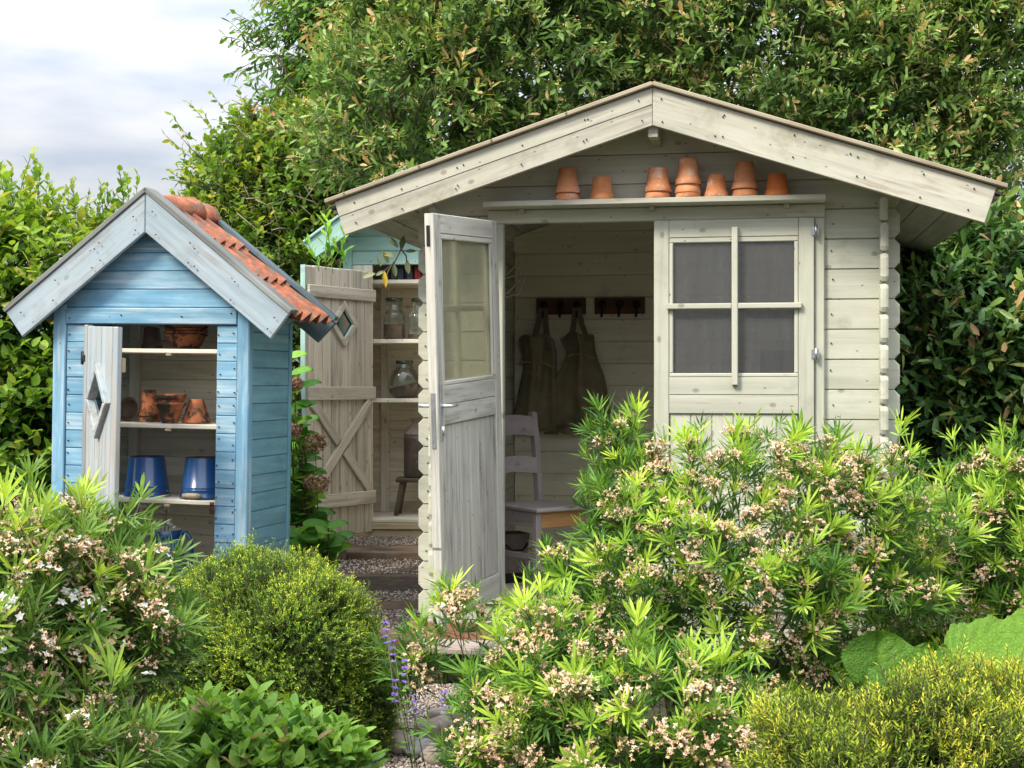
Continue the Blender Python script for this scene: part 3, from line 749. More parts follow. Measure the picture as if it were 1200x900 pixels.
# roof: boards under, felt on top
ca, sa = math.cos(math.atan(SL)), math.sin(math.atan(SL))
for side in (-1, 1):
    sl = (side * ca, 0, -sa); nn = (side * sa, 0, ca)
    for k in range(12):
        d = .064 + .127 * k
        c = (CX + sl[0] * d + nn[0] * .010, 1.02, 2.545 + sl[2] * d + nn[2] * .010)
        board("roof_board", 2.60, .124, .018, (0, 1, 0), (sl[0] * -side, 0, sl[2] * -side) if False else sl, c, PALE_W, shed, .003)
    mb = MB(); mb.board(2.66, 1.525, .012, .002)
    part("roof_felt", mb, FELT, shed, axes_mat((0, 1, 0), sl, (CX + sl[0] * .765 + nn[0] * .0275, 1.03, 2.545 + sl[2] * .765 + nn[2] * .0275)))
    # fascia
    def P(d, h): return (CX + sl[0] * d + nn[0] * h, 2.545 + sl[2] * d + nn[2] * h)
    zt = 2.596; zb = 2.430
    def line(zc, d):  # point on a line parallel to the slope that crosses the ridge plane at zc
        return (CX + side * ca * d, zc - sa * d)
    D1 = 1.515; D0 = D1 - (zt - zb) * ca * 0 - .052
    def fas(name, za, zb_, ea, eb, y, t):
        pts = [line(zb_, 0), line(zb_, eb), line(za, ea), line(za, 0)]
        if side < 0: pts = pts[::-1]
        pts = [(p[0] + (.0008 * side if abs(p[0] - CX) < 1e-6 else 0), p[1]) for p in pts]
        mb = MB(); m0 = ((pts[0][0] + pts[1][0] + pts[2][0] + pts[3][0]) / 4, sum(p[1] for p in pts) / 4)
        # rotate the outline so that the grain runs along the slope
        A = axes_mat((side * ca * side, 0, -sa * side), (sa * side, 0, ca), (m0[0], y, m0[1])); I = A.inverted()
        q = [I @ Vector((p[0], y, p[1])) for p in pts]
        mb.prism([(v.x, v.z) for v in q], t, .0022)
        part(name, mb, PALE_W, shed, A)
    off = (zt - zb) * sa
    if side < 0:
        zm = zt - (zt - zb) * .45
        fas("fascia_board", zt, zm + .0002, D1, D1 - (zt - zm) * sa * 1.0, -.303, .024)
        fas("fascia_board", zm - .0002, zb, D1 - (zt - zm) * sa, D1 - off, -.300, .024)
    else:
        fas("fascia_board", zt, zb, D1, D1 - off, -.302, .024)
    # bare strip capping the fascia
    mb = MB(); mb.board(1.555, .09, .018, .003, axes_mat((sl[0] * side, 0, sl[2] * side), (0, 1, 0), (0, 0, 0)))
    cxy = line(2.6095, .7775)
    part("fascia_cap", mb, CAPW, shed, TR(cxy[0] + side * .001, -.283, cxy[1]))
    for y in (2.26,):
        mb = MB(); mb.board(1.5, .14, .022, .003, axes_mat((sl[0] * side, 0, sl[2] * side), (sa * side, 0, ca), (0, 0, 0)))
        cc = line(2.52, .76); part("rear_fascia", mb, PALE_W, shed, TR(cc[0] + side * .002, 2.33, cc[1]))
mb = MB(); mb.box(-.003, .043, -.272, .6, 2.385, 2.452, .004); part("ridge_purlin", mb, PALE_W, shed)
for k in range(7):
    mb = MB(); n = 9; vs = []; fs = []
    for y in (0, .36):
        rad = .078 if y == 0 else .068
        for rr_ in (rad, rad - .014):
            for i in range(n):
                a = math.pi * i / (n - 1); vs.append((rr_ * 1.3 * math.cos(a), y, rr_ * .75 * math.sin(a)))
    for i in range(n - 1):
        fs += [(i, i + 1, 2 * n + i + 1, 2 * n + i), (n + i, 3 * n + i, 3 * n + i + 1, n + i + 1), (i, n + i, n + i + 1, i + 1), (2 * n + i, 2 * n + i + 1, 3 * n + i + 1, 3 * n + i)]
    fs += [(0, 2 * n, 3 * n, n), (n - 1, 2 * n - 1, 4 * n - 1, 3 * n - 1)]
    mb.add(vs, fs, None, None, 0, True); part("ridge_tile", mb, TILE, shed, TR(CX, -.12 + .34 * k, 2.583 + .004 * (k % 2)))
# door frame
for nm, b in (("frame_head", (-.766, .770, -.024, .03, 2.046, 2.108)), ("frame_jamb", (-.764, -.692, -.024, .03, .30, 2.045)), ("frame_jamb", (.724, .768, -.024, .03, .30, 2.045)), ("door_sill", (-.80, .78, -.03, .05, .292, .329))):
    mb = MB(); x0, x1, y0, y1, z0, z1 = b; c = ((x0 + x1) / 2, (y0 + y1) / 2, (z0 + z1) / 2)
    mb.box(x0 - c[0], x1 - c[0], y0 - c[1], y1 - c[1], z0 - c[2], z1 - c[2], .004); part(nm, mb, PALE, shed, TR(*c))
mb = MB(); mb.box(-.766, .768, -.062, .062, -.0125, .0125, .003); part("shelf_board", mb, PALE_W, shed, TR(0, -.088, 2.1215))
for x in (-.6, 0.0, .6):
    mb = MB(); mb.box(x - .015, x + .015, -.135, -.027, 2.070, 2.108, .004) if False else mb.box(x - .012, x + .012, -.06, -.027, 2.088, 2.1085, .003)
    part("shelf_cleat", mb, PALE_W, shed)

def nails(parent, pts, r=.0035, mat=None):
    mb = MB()
    for x, y, z in pts: mb.lathe([(0, -.002), (r, -.001), (r, .004), (0, .004)], 7, axes_mat((1, 0, 0), (0, -1, 0), (x, y, z)), 0, False)
    return tag(part("nail_heads", mb, mat or IRON, parent), kind="stuff")
NP = []
for side in (-1, 1):
    for d in (.05, .30, .31, .62, .90, .93, 1.20, 1.41):
        for h in (.035, .125): 
            p = line_n = (CX + side * ca * (d + rr(-.02, .02)), 2.596 - sa * d - h - rr(0, .012)); NP.append((p[0], -.304, p[1]))
for k in range(3, 15):
    for x in (.80, -1.06): NP.append((x + rr(-.008, .008), -.002, .06 + PIT * (k + .5) + rr(-.03, .03)))
nails(shed, NP)

# ---- door leaves: local x from the hinge edge (0) to the free edge (w), outside faces -y
def door_leaf(parent, M, mats, w, flip):
    """M places the leaf; flip = hinge on the right"""
    s = -1 if flip else 1
    zb, zt = .325, 2.040
    door_m = mats
    t = .042
    mb = MB()
    def bx(x0, x1, z0, z1, tt=t, bev=.003):
        a, b = sorted((s * x0, s * x1)); mb.box(a, b, -tt / 2, tt / 2, z0, z1, bev)
    sw = .068
    bx(0, sw, zb, zt); bx(w - sw, w, zb, zt)
    e = .0008
    bx(sw + e, w - sw - e, 1.960, zt, t - .002)
    bx(sw + e, w - sw - e, 1.246 + e, 1.326, t - .002)
    bx(sw + e, w - sw - e, 1.162, 1.246 - e, t - .004)
    bx(sw + e, w - sw - e, zb, zb + .11, t - .002)
    d = part("door", mb, door_m, parent, M)
    # beading round the glass (both faces)
    mb = MB(); a, b = sorted((s * (sw + .001), s * (w - sw - .001)))
    for yy in (-1, 1):
        y0, y1 = sorted((yy * .006, yy * .0185))
        mb.box(a, b, y0, y1, 1.936, 1.959, .004); mb.box(a, b, y0, y1, 1.327, 1.345, .004)
        mb.box(a, a + .018, y0, y1, 1.3455, 1.9355, .004); mb.box(b - .018, b, y0, y1, 1.3455, 1.9355, .004)
    link("glazing_bead", mb.mesh("glazing_bead", door_m), d)
    return d, s, sw, a, b
# right leaf, shut
dr, s_, sw_, a_, b_ = door_leaf(shed, TR(.722, -.020, .004), PALE, .714, True)
for (x0, x1, z0, z1) in ((a_ + .010, (a_ + b_) / 2 - .001, 1.338, 1.636), ((a_ + b_) / 2 + .001, b_ - .010, 1.338, 1.636), (a_ + .010, (a_ + b_) / 2 - .001, 1.638, 1.944), ((a_ + b_) / 2 + .001, b_ - .010, 1.638, 1.944)):
    mb = MB(); mb.box(x0, x1, -.002, .002, z0, z1, .0005); part("pane", mb, PANE, dr)
mb = MB(); mb.box(-.364, -.336, -.046, -.0215, 1.290, 2.002, .004); part("glazing_bar", mb, PALE, dr)
mb = MB(); mb.box(-.655, -.3645, -.044, -.0215, 1.634, 1.660, .004); mb.box(-.3355, -.055, -.044, -.0215, 1.634, 1.660, .004); part("glazing_bar", mb, PALE, dr)
for k in range(6):
    x0 = a_ + .002 + (b_ - a_ - .004) / 6 * k; mb = MB(); mb.box(x0 + .001, x0 + (b_ - a_ - .004) / 6 - .001, -.008, .008, .436, 1.160, .003); part("panel_board", mb, PALE, dr)
for z in (1.98, 1.43, .55):
    mb = MB(); mb.lathe([(0, -.028), (.007, -.026), (.007, -.002), (.0075, 0), (.007, .002), (.007, .026), (0, .028)], 10, TR(.008, -.028, z)); mb.box(-.012, .02, -.026, -.021, z - .02, z + .02, .001)
    part("hinge", mb, STEEL, dr)
# left leaf, standing open and sagging
hx, hy = -.690, -.028
hw = local(GO, GA, (hx, hy, 0))
odir = Vector((-.262, -.662, 0)).normalized()      # hinge to free edge, in the world
ci = Matrix.Rotation(-GA, 3, "Z") @ odir
sag = -.058
lx = Vector((ci.x, ci.y, sag)).normalized(); lz = Vector((-sag * ci.x, -sag * ci.y, 1)).normalized()
Mopen = axes_mat(lx, lz, (hx + .0 , hy, .0)) @ TR(.004, .0, .005)
dl, s2, sw2, a2, b2 = door_leaf(shed, Mopen, GREYDOOR, .700, False)
tag(dl, "grey weathered half-glazed door standing open")
mb = MB(); mb.box(a2 + .010, b2 - .010, -.002, .002, 1.338, 1.944, .0005); part("pane", mb, PANE_D, dl)
mb = MB(); mb.box(.338, .366, -.046, -.0215, 1.290, 2.002, .004); part("glazing_bar", mb, PALE_W, dl)
mb = MB(); mb.box(.050, .3375, -.044, -.0215, 1.634, 1.660, .004); mb.box(.3665, .650, -.044, -.0215, 1.634, 1.660, .004); part("glazing_bar", mb, PALE_W, dl)
for k in range(6):
    wd = (b2 - a2 - .004) / 6; x0 = a2 + .002 + wd * k
    mb = MB(); mb.box(x0 + .001, x0 + wd - .001, -.008, .008, .436, 1.160, .004); part("panel_board", mb, GREYDOOR, dl)
mb = MB(); mb.box(.700, .703, -.010, .010, 1.07, 1.30, .001); part("lock_plate", mb, STEEL, dl)
mb = MB(); mb.box(.700, .7025, -.012, .004, 1.905, 1.99, .001); part("bolt_slot", mb, IRON, dl)
mb = MB(); mb.box(.658, .684, .0215, .026, 1.10, 1.34, .002); mb.tube([(.671, .022, 1.245), (.671, .060, 1.245), (.60, .062, 1.245)], [.008, .008, .0075], 8)
mb.tube([(.671, -.022, 1.245), (.671, -.075, 1.245), (.60, -.077, 1.245)], [.008, .008, .0075], 8); mb.box(.660, .682, -.026, -.0215, 1.10, 1.34, .002)
part("door_handle", mb, ALU, dl)
mb = MB(); mb.lathe([(0, -.02), (.006, -.02), (.006, .02), (0, .02)], 8, TR(.671, .03, 1.14)); part("key_turn", mb, ALU, dl)
# brown skirting and tread of the doorstep
stp = thing("doorstep", "low doorstep with brown boards and a grey worn tread below the open shed door", "doorstep", local(GO, GA, (-.55, -.36, 0)), GA)
for k in range(3):
    mb = MB(); mb.box(-.07, .07, 0, .02, .012, .205, .003); part("riser_board", mb, BROWNP, stp, TR(-.47 + .142 * k, .10, .02))
mb = MB(); mb.box(-.47, .0, -.13, .095, .125, .152, .005); part("tread", mb, STEPW, stp)
for x in (-.38, -.08):
    mb = MB(); mb.box(x - .04, x + .04, -.06, .05, -.05, .124, .004); part("post", mb, LOGW, stp)

# ================================================================== POTS ON THE SHELF
def pot_prof(h, rt, rb, rim_h=.026, rim=.006, t=.006):
    """upright flower pot: narrow base at 0, rim at the top"""
    r = lambda z: rb + (rt - rim - rb) * z / h
    zr = h - rim_h
    return [(0, 0), (rb - .003, 0), (rb, .003), (r(zr), zr), (r(zr) + rim * .7, zr + .002), (rt - .001, h - .004), (rt - .003, h), (rt - t - .002, h), (rt - t - .006, zr), (rb - t + .001, t), (0, t)]
def pot(name, label, cat, h, rt, rb, loc, mat, inv=False, group=None, rot=None, rim_h=.026, rim=.006, seg=28):
    mb = MB(); mb.lathe(pot_prof(h, rt, rb, rim_h, rim), seg)
    o = part(name, mb, mat)
    m = TR(*loc)
    if rot is not None: m = m @ rot
    elif inv: m = m @ TR(0, 0, h) @ Matrix.Rotation(math.pi, 4, "X")
    o.matrix_basis = m @ Matrix.Rotation(rr(0, 6), 4, "Z")
    return tag(o, label, cat, group)
PG = "terracotta pots turned upside down on the shed shelf"
ZS = 2.1345
def on_shelf(s, z): return local(GO, GA, (s, -.09, z))
def shelf_s(px): return (px - 765) / 256.0 * 1.005
# lower pots first, the pots stacked over them after
for px, z, h, rt, rb, mat, lab in [
    (667.5, 0, .112, .0585, .038, TERRA, "lower pot of the leftmost stack on the shelf, only its rim showing"),
    (667.8, .034, .116, .0595, .040, TERRA, "orange pot capping the leftmost stack on the shelf"),
    (708, 0, .104, .0575, .042, TERRA, "single pale-rimmed squat pot second from the left on the shelf"),
    (772, 0, .112, .0585, .039, TERRA, "lower reddish pot under the cracked pot left of the tallest stack"),
    (772.5, .030, .108, .0620, .044, TERRA, "orange pot with a thin crack down it capping the stack left of the tallest"),
    (807, 0, .112, .0590, .040, TERRA, "bottom pot of the tallest stack on the shelf, just a strip of rim"),
    (806.5, .022, .112, .0595, .040, TERRA, "pale middle pot of the tallest stack on the shelf"),
    (807, .060, .118, .0600, .041, TERRA, "tall orange pot topping the tallest stack on the shelf"),
    (839, 0, .104, .0560, .036, TERRA, "single orange pot between the tallest stack and the pinkish stack"),
    (871.5, 0, .112, .0590, .039, TERRA, "lower pot of the stack second from the right on the shelf"),
    (871, .034, .122, .0610, .039, TERRA, "pinkish tall pot capping the stack second from the right on the shelf"),
    (907, 0, .100, .0575, .040, TERRA_B, "single bright plain orange pot at the right end of the row on the shelf")]:
    pot("terracotta_pot", lab, "flower pot", h, rt, rb, on_shelf(shelf_s(px), ZS + z), mat, True, PG, rim_h=.03, rim=.005)

# ================================================================== INSIDE THE PALE SHED
def coat_rack(x0, x1, lab):
    c = ((x0 + x1) / 2, 2.088, 1.776)
    t = thing("coat_rack", lab, "coat rack", local(GO, GA, c), GA, "coat racks on the shed back wall")
    w = (x1 - x0); mb = MB(); mb.box(-w / 2, w / 2, -.010, .010, -.050, .050, .004); part("rack_board", mb, RACKW, t)
    for k in (-1, 0, 1):
        mb = MB(); mb.lathe([(0, -.024), (.022, -.020), (.026, 0), (.022, .006), (0, .008)], 14, axes_mat((1, 0, 0), (0, -1, 0), (k * w * .34, -.016, .008)))
        mb.tube([(k * w * .34, -.014, .0), (k * w * .34, -.045, -.012), (k * w * .34, -.062, -.04), (k * w * .34, -.058, -.058), (k * w * .34, -.070, -.066)], [.009, .0085, .008, .008, .009], 7)
        part("hook", mb, IRON, t)
    return t
coat_rack(-.859, -.553, "dark wooden coat rack with two aprons hanging from its hooks")
coat_rack(-.500, -.193, "dark wooden coat rack with three empty hooks")

def apron(lab, hook, prof, straps, tie, y0, seed, hem):
    """prof: rows of (z, x_left, x_right) from top to bottom in the shed's frame"""
    rg = np.random.default_rng(seed)
    o0 = (hook[0], y0, 0)
    t = thing("apron", lab, "apron", local(GO, GA, o0), GA, "canvas aprons hung on the coat rack")
    nu = 26; ph = rg.uniform(0, 6, 3); zs = [p[0] for p in prof]
    nv = 30; vs = []; fs = []
    for j in range(nv + 1):
        z = zs[0] + (zs[-1] - zs[0]) * j / nv
        a = np.interp(-z, [-q for q in zs], [p[1] for p in prof]); b = np.interp(-z, [-q for q in zs], [p[2] for p in prof])
        for i in range(nu + 1):
            u = i / nu; amp = .010 + .020 * (1 - j / nv)
            y = -.040 * math.sin(math.pi * u) + amp * math.sin(u * 11 + ph[0] + .6 * math.sin(j * .14)) + .008 * math.sin(u * 23 + ph[1] + j * .05)
            vs.append((a + (b - a) * u - o0[0], y - .045, z + .010 * math.sin(u * 5 + ph[2]) * (j / nv) + (.030 * math.sin(math.pi * u) + .012 * math.sin(u * 9 + ph[0])) * (1 - j / nv) ** 2))
    m = (nu + 1) * (nv + 1)
    back = [(x, y + .008, z) for x, y, z in vs]
    for j in range(nv):
        for i in range(nu):
            q = (j * (nu + 1) + i, (j + 1) * (nu + 1) + i, (j + 1) * (nu + 1) + i + 1, j * (nu + 1) + i + 1)
            fs.append(q); fs.append(tuple(m + k for k in reversed(q)))
    edge = [i for i in range(nu + 1)] + [(j + 1) * (nu + 1) - 1 for j in range(1, nv + 1)] + [nv * (nu + 1) + i for i in reversed(range(nu))] + [j * (nu + 1) for j in reversed(range(1, nv))]
    for a, b in zip(edge, edge[1:] + edge[:1]): fs.append((a, b, m + b, m + a))
    mb = MB(); mb.add(vs + back, fs, None, None, 0, True); part("apron_body", mb, CANVAS, t)
    for (pts, w) in straps:
        mb = MB(); n = len(pts); V = []; F = []
        for (x, y, z) in pts:
            for dx, dy in ((-w / 2, -.004), (w / 2, -.004), (w / 2, .004), (-w / 2, .004)): V.append((x + dx - o0[0], y + dy - .05, z))
        for k in range(n - 1):
            for i in range(4): F.append((k * 4 + i, k * 4 + (i + 1) % 4, (k + 1) * 4 + (i + 1) % 4, (k + 1) * 4 + i))
        F += [(0, 3, 2, 1), ((n - 1) * 4, (n - 1) * 4 + 1, (n - 1) * 4 + 2, (n - 1) * 4 + 3)]
        mb.add(V, F); part("neck_strap", mb, STRAPM, t)
    for pts in tie:
        mb = MB(); mb.tube([(x - o0[0], y - .058, z) for x, y, z in pts], .005, 6); part("waist_cord", mb, CORD, t)
    mb = MB()
    if hem: mb.tube([(x - o0[0], y - .07, z) for x, y, z in hem], .008, 6); part("hem", mb, STRAPM, t)
    return t
HX1, HX2 = -.810, -.600
apron("brown canvas apron hanging left, with a knotted cord at the waist", (HX1, 0),
      [(1.575, -.965, -.745), (1.50, -.955, -.725), (1.40, -.935, -.725), (1.27, -.965, -.72), (1.1, -.995, -.715), (1.005, -1.0, -.71)],
      [([(HX1 - .01, 0, 1.765), (HX1 - .03, -.005, 1.66), (HX1 - .055, -.012, 1.55), (HX1 - .06, -.02, 1.50)], .036), ([(HX1 + .01, 0, 1.765), (HX1 + .018, -.005, 1.66), (HX1 + .03, -.012, 1.55), (HX1 + .03, -.02, 1.50)], .036)],
      [[(-.955, -.02, 1.425), (-.90, -.03, 1.435), (-.84, -.035, 1.42), (-.80, -.035, 1.43), (-.735, -.02, 1.40)], [(-.85, -.04, 1.42), (-.875, -.045, 1.37), (-.86, -.045, 1.33), (-.835, -.045, 1.36), (-.83, -.04, 1.42), (-.82, -.045, 1.38), (-.825, -.045, 1.335)], [(-.965, -.005, 1.56), (-.94, -.01, 1.47), (-.95, -.01, 1.41)]],
      2.08, 3, [(-.80, -.0, 1.003), (-.75, -.0, 1.0), (-.71, 0, 1.003)])
apron("wide brown-green canvas apron hanging right, gathered by a pale cord below its bib", (HX2, 0),
      [(1.585, -.70, -.50), (1.50, -.66, -.49), (1.43, -.685, -.47), (1.36, -.72, -.44), (1.28, -.745, -.42), (1.14, -.735, -.40), (1.05, -.73, -.40), (1.005, -.72, -.405)],
      [([(HX2 - .012, 0, 1.765), (HX2 - .02, -.008, 1.66), (HX2 - .035, -.015, 1.57), (HX2 - .045, -.02, 1.53)], .034), ([(HX2 + .008, 0, 1.765), (HX2 + .03, -.008, 1.66), (HX2 + .055, -.015, 1.60), (HX2 + .062, -.02, 1.56)], .034)],
      [[(-.665, -.03, 1.455), (-.63, -.045, 1.478), (-.58, -.05, 1.48), (-.53, -.045, 1.475), (-.49, -.03, 1.455)]],
      2.08, 5, [(-.72, -.02, 1.045), (-.65, -.035, 1.052), (-.56, -.04, 1.055), (-.47, -.03, 1.052), (-.42, -.015, 1.045)])
# small pocket edge of the right apron is part of its body; bent wire hooks on the left wall
wh = thing("wire_hook_rack", "pair of thin pale branching hooks on the left inside wall by the door", "wall hooks", local(GO, GA, (-1.0, .42, 1.82)), GA)
for dz in (0, -.095):
    for sy in (0, .05):
        mb = MB(); mb.tube([(0, sy, dz), (.17 + sy, sy * .8, dz + .005), (.25 + sy, sy, dz + .025), (.31 + sy * .6, sy, dz + .085 + sy * .6)], [.006, .005, .0045, .003], 6); part("prong", mb, CORD, wh)

# chair
ch = thing("wooden_chair", "mauve grey wooden chair with two back slats just inside the shed door", "chair", (.12, 6.78, .295), R(38.0))
W_, D_, SH = .35, .36, .405
mb = MB(); mb.prism([(-.012, -.015), (W_ + .012, -.015), (W_ - .01, D_ + .02), (.02, D_ + .02)], .022, .006); part("seat", mb, CHAIRW, ch, axes_mat((1, 0, 0), (0, 1, 0), (0, 0, SH)) @ TR(0, 0, 0))
for x in (.018, W_ - .018):
    mb = MB(); mb.box(x - .017, x + .017, .005, .039, 0, SH - .024, .004); part("leg", mb, CHAIRW, ch)
for x, xt in ((.035, .035), (W_ - .035, W_ - .035)):
    mb = MB(); n = 7
    pts = [(x, D_ - .01 + .07 * (1 - u) ** 2 if False else D_ + .01 + .05 * max(0, u - .45) ** 1.2 * 2.2 + .05 * max(0, .45 - u), u * .86) for u in np.linspace(0, 1, 9)]
    V = []; F = []
    for (a, b, c) in pts:
        for dx, dy in ((-.015, -.017), (.015, -.017), (.015, .017), (-.015, .017)): V.append((a + dx, b + dy, c))
    for k in range(8):
        for i in range(4): F.append((k * 4 + i, k * 4 + (i + 1) % 4, (k + 1) * 4 + (i + 1) % 4, (k + 1) * 4 + i))
    F += [(0, 3, 2, 1), (32, 33, 34, 35)]
    mb.add(V, F, None, [(p[2], p[1], p[0]) for p in V]); part("back_post", mb, CHAIRW, ch)
for z0, z1, yy in ((.735, .835, .065), (.545, .625, .036)):
    mb = MB(); n = 9; V = []; F = []
    for k in range(n):
        u = k / (n - 1); x = .05 + (W_ - .10) * u; bow = .022 * math.sin(math.pi * u); top = .012 * math.sin(math.pi * u)
        for dy, zz in ((-.008, z0 + top), (.008, z0 + top), (.008, z1 + top), (-.008, z1 + top)): V.append((x, D_ + yy * .6 + bow - .004 + dy, zz))
    for k in range(n - 1):
        for i in range(4): F.append((k * 4 + i, (k + 1) * 4 + i, (k + 1) * 4 + (i + 1) % 4, k * 4 + (i + 1) % 4))
    F += [(0, 1, 2, 3), ((n - 1) * 4 + 3, (n - 1) * 4 + 2, (n - 1) * 4 + 1, (n - 1) * 4)]
    mb.add(V, F); part("back_slat", mb, CHAIRW, ch)
mb = MB(); mb.box(.036, W_ - .036, .010, .030, SH - .10, SH - .0235, .003); tag(part("seat_rail", mb, CHAIRO, ch), "bare orange-brown front rail")
mb = MB(); mb.box(.012, .030, .040, D_ - .01, SH - .095, SH - .0235, .003); part("seat_rail", mb, CHAIRW, ch)
mb = MB(); mb.box(W_ - .030, W_ - .012, .040, D_ - .01, SH - .095, SH - .0235, .003); part("seat_rail", mb, CHAIRW, ch)
for x in (.02, W_ - .02):
    mb = MB(); mb.box(x - .009, x + .009, .040, D_ + .01, .150, .178, .003); part("stretcher", mb, CHAIRW, ch)
mb = MB(); mb.box(.036, W_ - .036, .016, .030, .10, .126, .003); part("stretcher", mb, CHAIRW, ch)
# pail under the chair
pl_ = thing("pail", "mauve grey square tapered pail under the left side of the chair", "pail", (-.005, 7.16, .295), R(20))
mb = MB(); V = []
for h, z in ((.055, .05), (.075, .25), (.068, .25), (.05, .06)):
    V += [(-h, -h, z), (h, -h, z), (h, h, z), (-h, h, z)]
F = [(3, 2, 1, 0)] + [(k * 4 + i, k * 4 + (i + 1) % 4, k * 4 + 4 + (i + 1) % 4, k * 4 + 4 + i) for k in range(3) for i in range(4)] + [(12, 13, 14, 15)]
mb.add(V, F); part("pail_body", mb, PAILM, pl_)
mb = MB(); mb.box(-.05, .05, -.05, .05, 0, .049, .004); part("pail_foot", mb, IRON, pl_)
mb = MB(); mb.tube([(-.06, -.08, .20), (-.03, -.095, .17), (.03, -.095, .17), (.06, -.08, .20)], .006, 6); part("pail_handle", mb, IRON, pl_)
# dark board leaning inside behind the right-hand pane
t = thing("slate_board", "dark framed board standing inside behind the lower right window pane", "board", local(GO, GA, (.66, 1.2, .29)), GA)
mb = MB(); mb.box(-.17, .17, -.012, .012, .02, 1.19, .012); part("board_panel", mb, PANEL_D, t)
mb = MB(); mb.box(-.15, -.12, -.035, .2, 0, .0195, .003); mb.box(.12, .15, -.035, .2, 0, .0195, .003); part("board_foot", mb, IRON, t)

# ================================================================== BLUE TOOL SHED
BA = R(-13.5); BO = (-1.675 - .028, 6.40, 0.0)
bs = thing("tool_shed", "narrow blue tool shed with steep tiled roof and pots on its shelves", "shed", BO, BA, roll=R(0.9))
BD = .50; BZ = .42
def bpart(nm, x0, x1, y0, y1, z0, z1, mat=BLUE, bev=.004):
    c = ((x0 + x1) / 2, (y0 + y1) / 2, (z0 + z1) / 2); mb = MB()
    mb.box(x0 - c[0], x1 - c[0], y0 - c[1], y1 - c[1], z0 - c[2], z1 - c[2], bev)
    return part(nm, mb, mat, bs, TR(*c))
bpart("corner_post", -.448, -.385, -.006, .045, BZ - .03, 1.66)
bpart("corner_post", .468, .526, -.006, .045, BZ - .03, 1.66)
bpart("corner_post", .500, .524, BD - .03, BD + .004, BZ - .03, 1.60, BLUE_S)
bpart("lintel", -.384, .467, -.010, .03, 1.572, 1.646)
BP = .0812
for k in range(15):
    z1 = 1.570 - BP * k; z0 = z1 - BP
    if z0 < BZ - .06: break
    for x0, x1 in ((-.384, -.283), (.364, .467)):
        c = ((x0 + x1) / 2, 0, (z0 + z1) / 2); mb = MB(); mb.prism([(x0 - c[0], z0 - .0006 - c[2]), (x1 - c[0], z0 - .0006 - c[2]), (x1 - c[0], z1 + .0006 - c[2]), (x0 - c[0], z1 + .0006 - c[2])], .022, (.0042, .0085))
        part("front_plank", mb, BLUE, bs, TR(c[0], rr(-.0015, .0015) + .004, c[2]))
for k in range(16):
    z1 = 1.625 - BP * k; z0 = z1 - BP
    if z0 < BZ - .06: break
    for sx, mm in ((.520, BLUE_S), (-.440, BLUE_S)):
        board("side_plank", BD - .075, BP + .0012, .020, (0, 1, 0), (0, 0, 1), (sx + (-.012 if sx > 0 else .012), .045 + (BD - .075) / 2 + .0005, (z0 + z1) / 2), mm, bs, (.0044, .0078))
SB = .775; BC = .052; RZ = 2.150                      # roof slope, ridge x, underside at the ridge
for k in range(6):
    z0 = 1.648 + BP * 1.02 * k; z1 = z0 + BP * 1.02
    pts = [(-.46, z0 - .0006), (.54, z0 - .0006), (.54, z1 + .0006), (-.46, z1 + .0006)]
    pts = clip_poly(pts, SB, 1, RZ + SB * BC - .03); pts = clip_poly(pts, -SB, 1, RZ - SB * BC - .03)
    if len(pts) < 3: continue
    cx = sum(p[0] for p in pts) / len(pts); cz = (z0 + z1) / 2
    mb = MB(); mb.prism([(p[0] - cx, p[1] - cz) for p in pts], .022, (.0042, .0085)); part("gable_plank", mb, BLUE, bs, TR(cx, .004, cz))
for k in range(16):                                   # back boards inside
    z1 = 1.70 - .0945 * k; z0 = z1 - .0945
    if z0 < BZ - .05: break
    board("back_plank", .96, .0957, .014, (1, 0, 0), (0, 0, 1), (.04, BD - .02, (z0 + z1) / 2), INW, bs, (.0032, .0055))
for x in (-.30, .42):
    mb = MB(); mb.board(1.18, .05, .03, .003); part("batten", mb, INW, bs, axes_mat((0, 0, 1), (1, 0, 0), (x + .02, BD - .045, 1.05)))
for z in (1.462, 1.119, .775):
    c = TR(.04, .245, z - .010); mb = MB(); mb.box(-.445, .445, -.19, .19, -.010, .010, .003); part("shelf", mb, INW, bs, c)
    mb = MB(); mb.box(.10, .125, .035, .055, z - .032, z - .021, .002); part("shelf_clip", mb, TANW, bs)
for k in range(5):
    mb = MB(); mb.box(-.46, .53, .02 + .095 * k, .112 + .095 * k, BZ - .03, BZ - .005, .003); part("floor_board", mb, INW, bs)
# roof
bca, bsa = math.cos(math.atan(SB)), math.sin(math.atan(SB))
RY0, RY1 = -.085, .475
def bline(side, zc, d): return (BC + side * bca * d, zc - bsa * d)
def bfas(nm, side, za, zb, ea, eb, y, t, mat):
    pts = [bline(side, zb, 0), bline(side, zb, eb), bline(side, za, ea), bline(side, za, 0)]
    if side < 0: pts = pts[::-1]
    pts = [(p[0] + (.001 * side if abs(p[0] - BC) < 1e-6 else 0), p[1]) for p in pts]
    m0 = (sum(p[0] for p in pts) / 4, sum(p[1] for p in pts) / 4)
    A = axes_mat((bca, 0, -bsa * side), (bsa * side, 0, bca), (m0[0], y, m0[1])); I = A.inverted()
    q = [I @ Vector((p[0], y, p[1])) for p in pts]
    mb = MB(); mb.prism([(v.x, v.z) for v in q], t, .004); return part(nm, mb, mat, bs, A)
ZT = 2.158; FH = .178
BL = .880
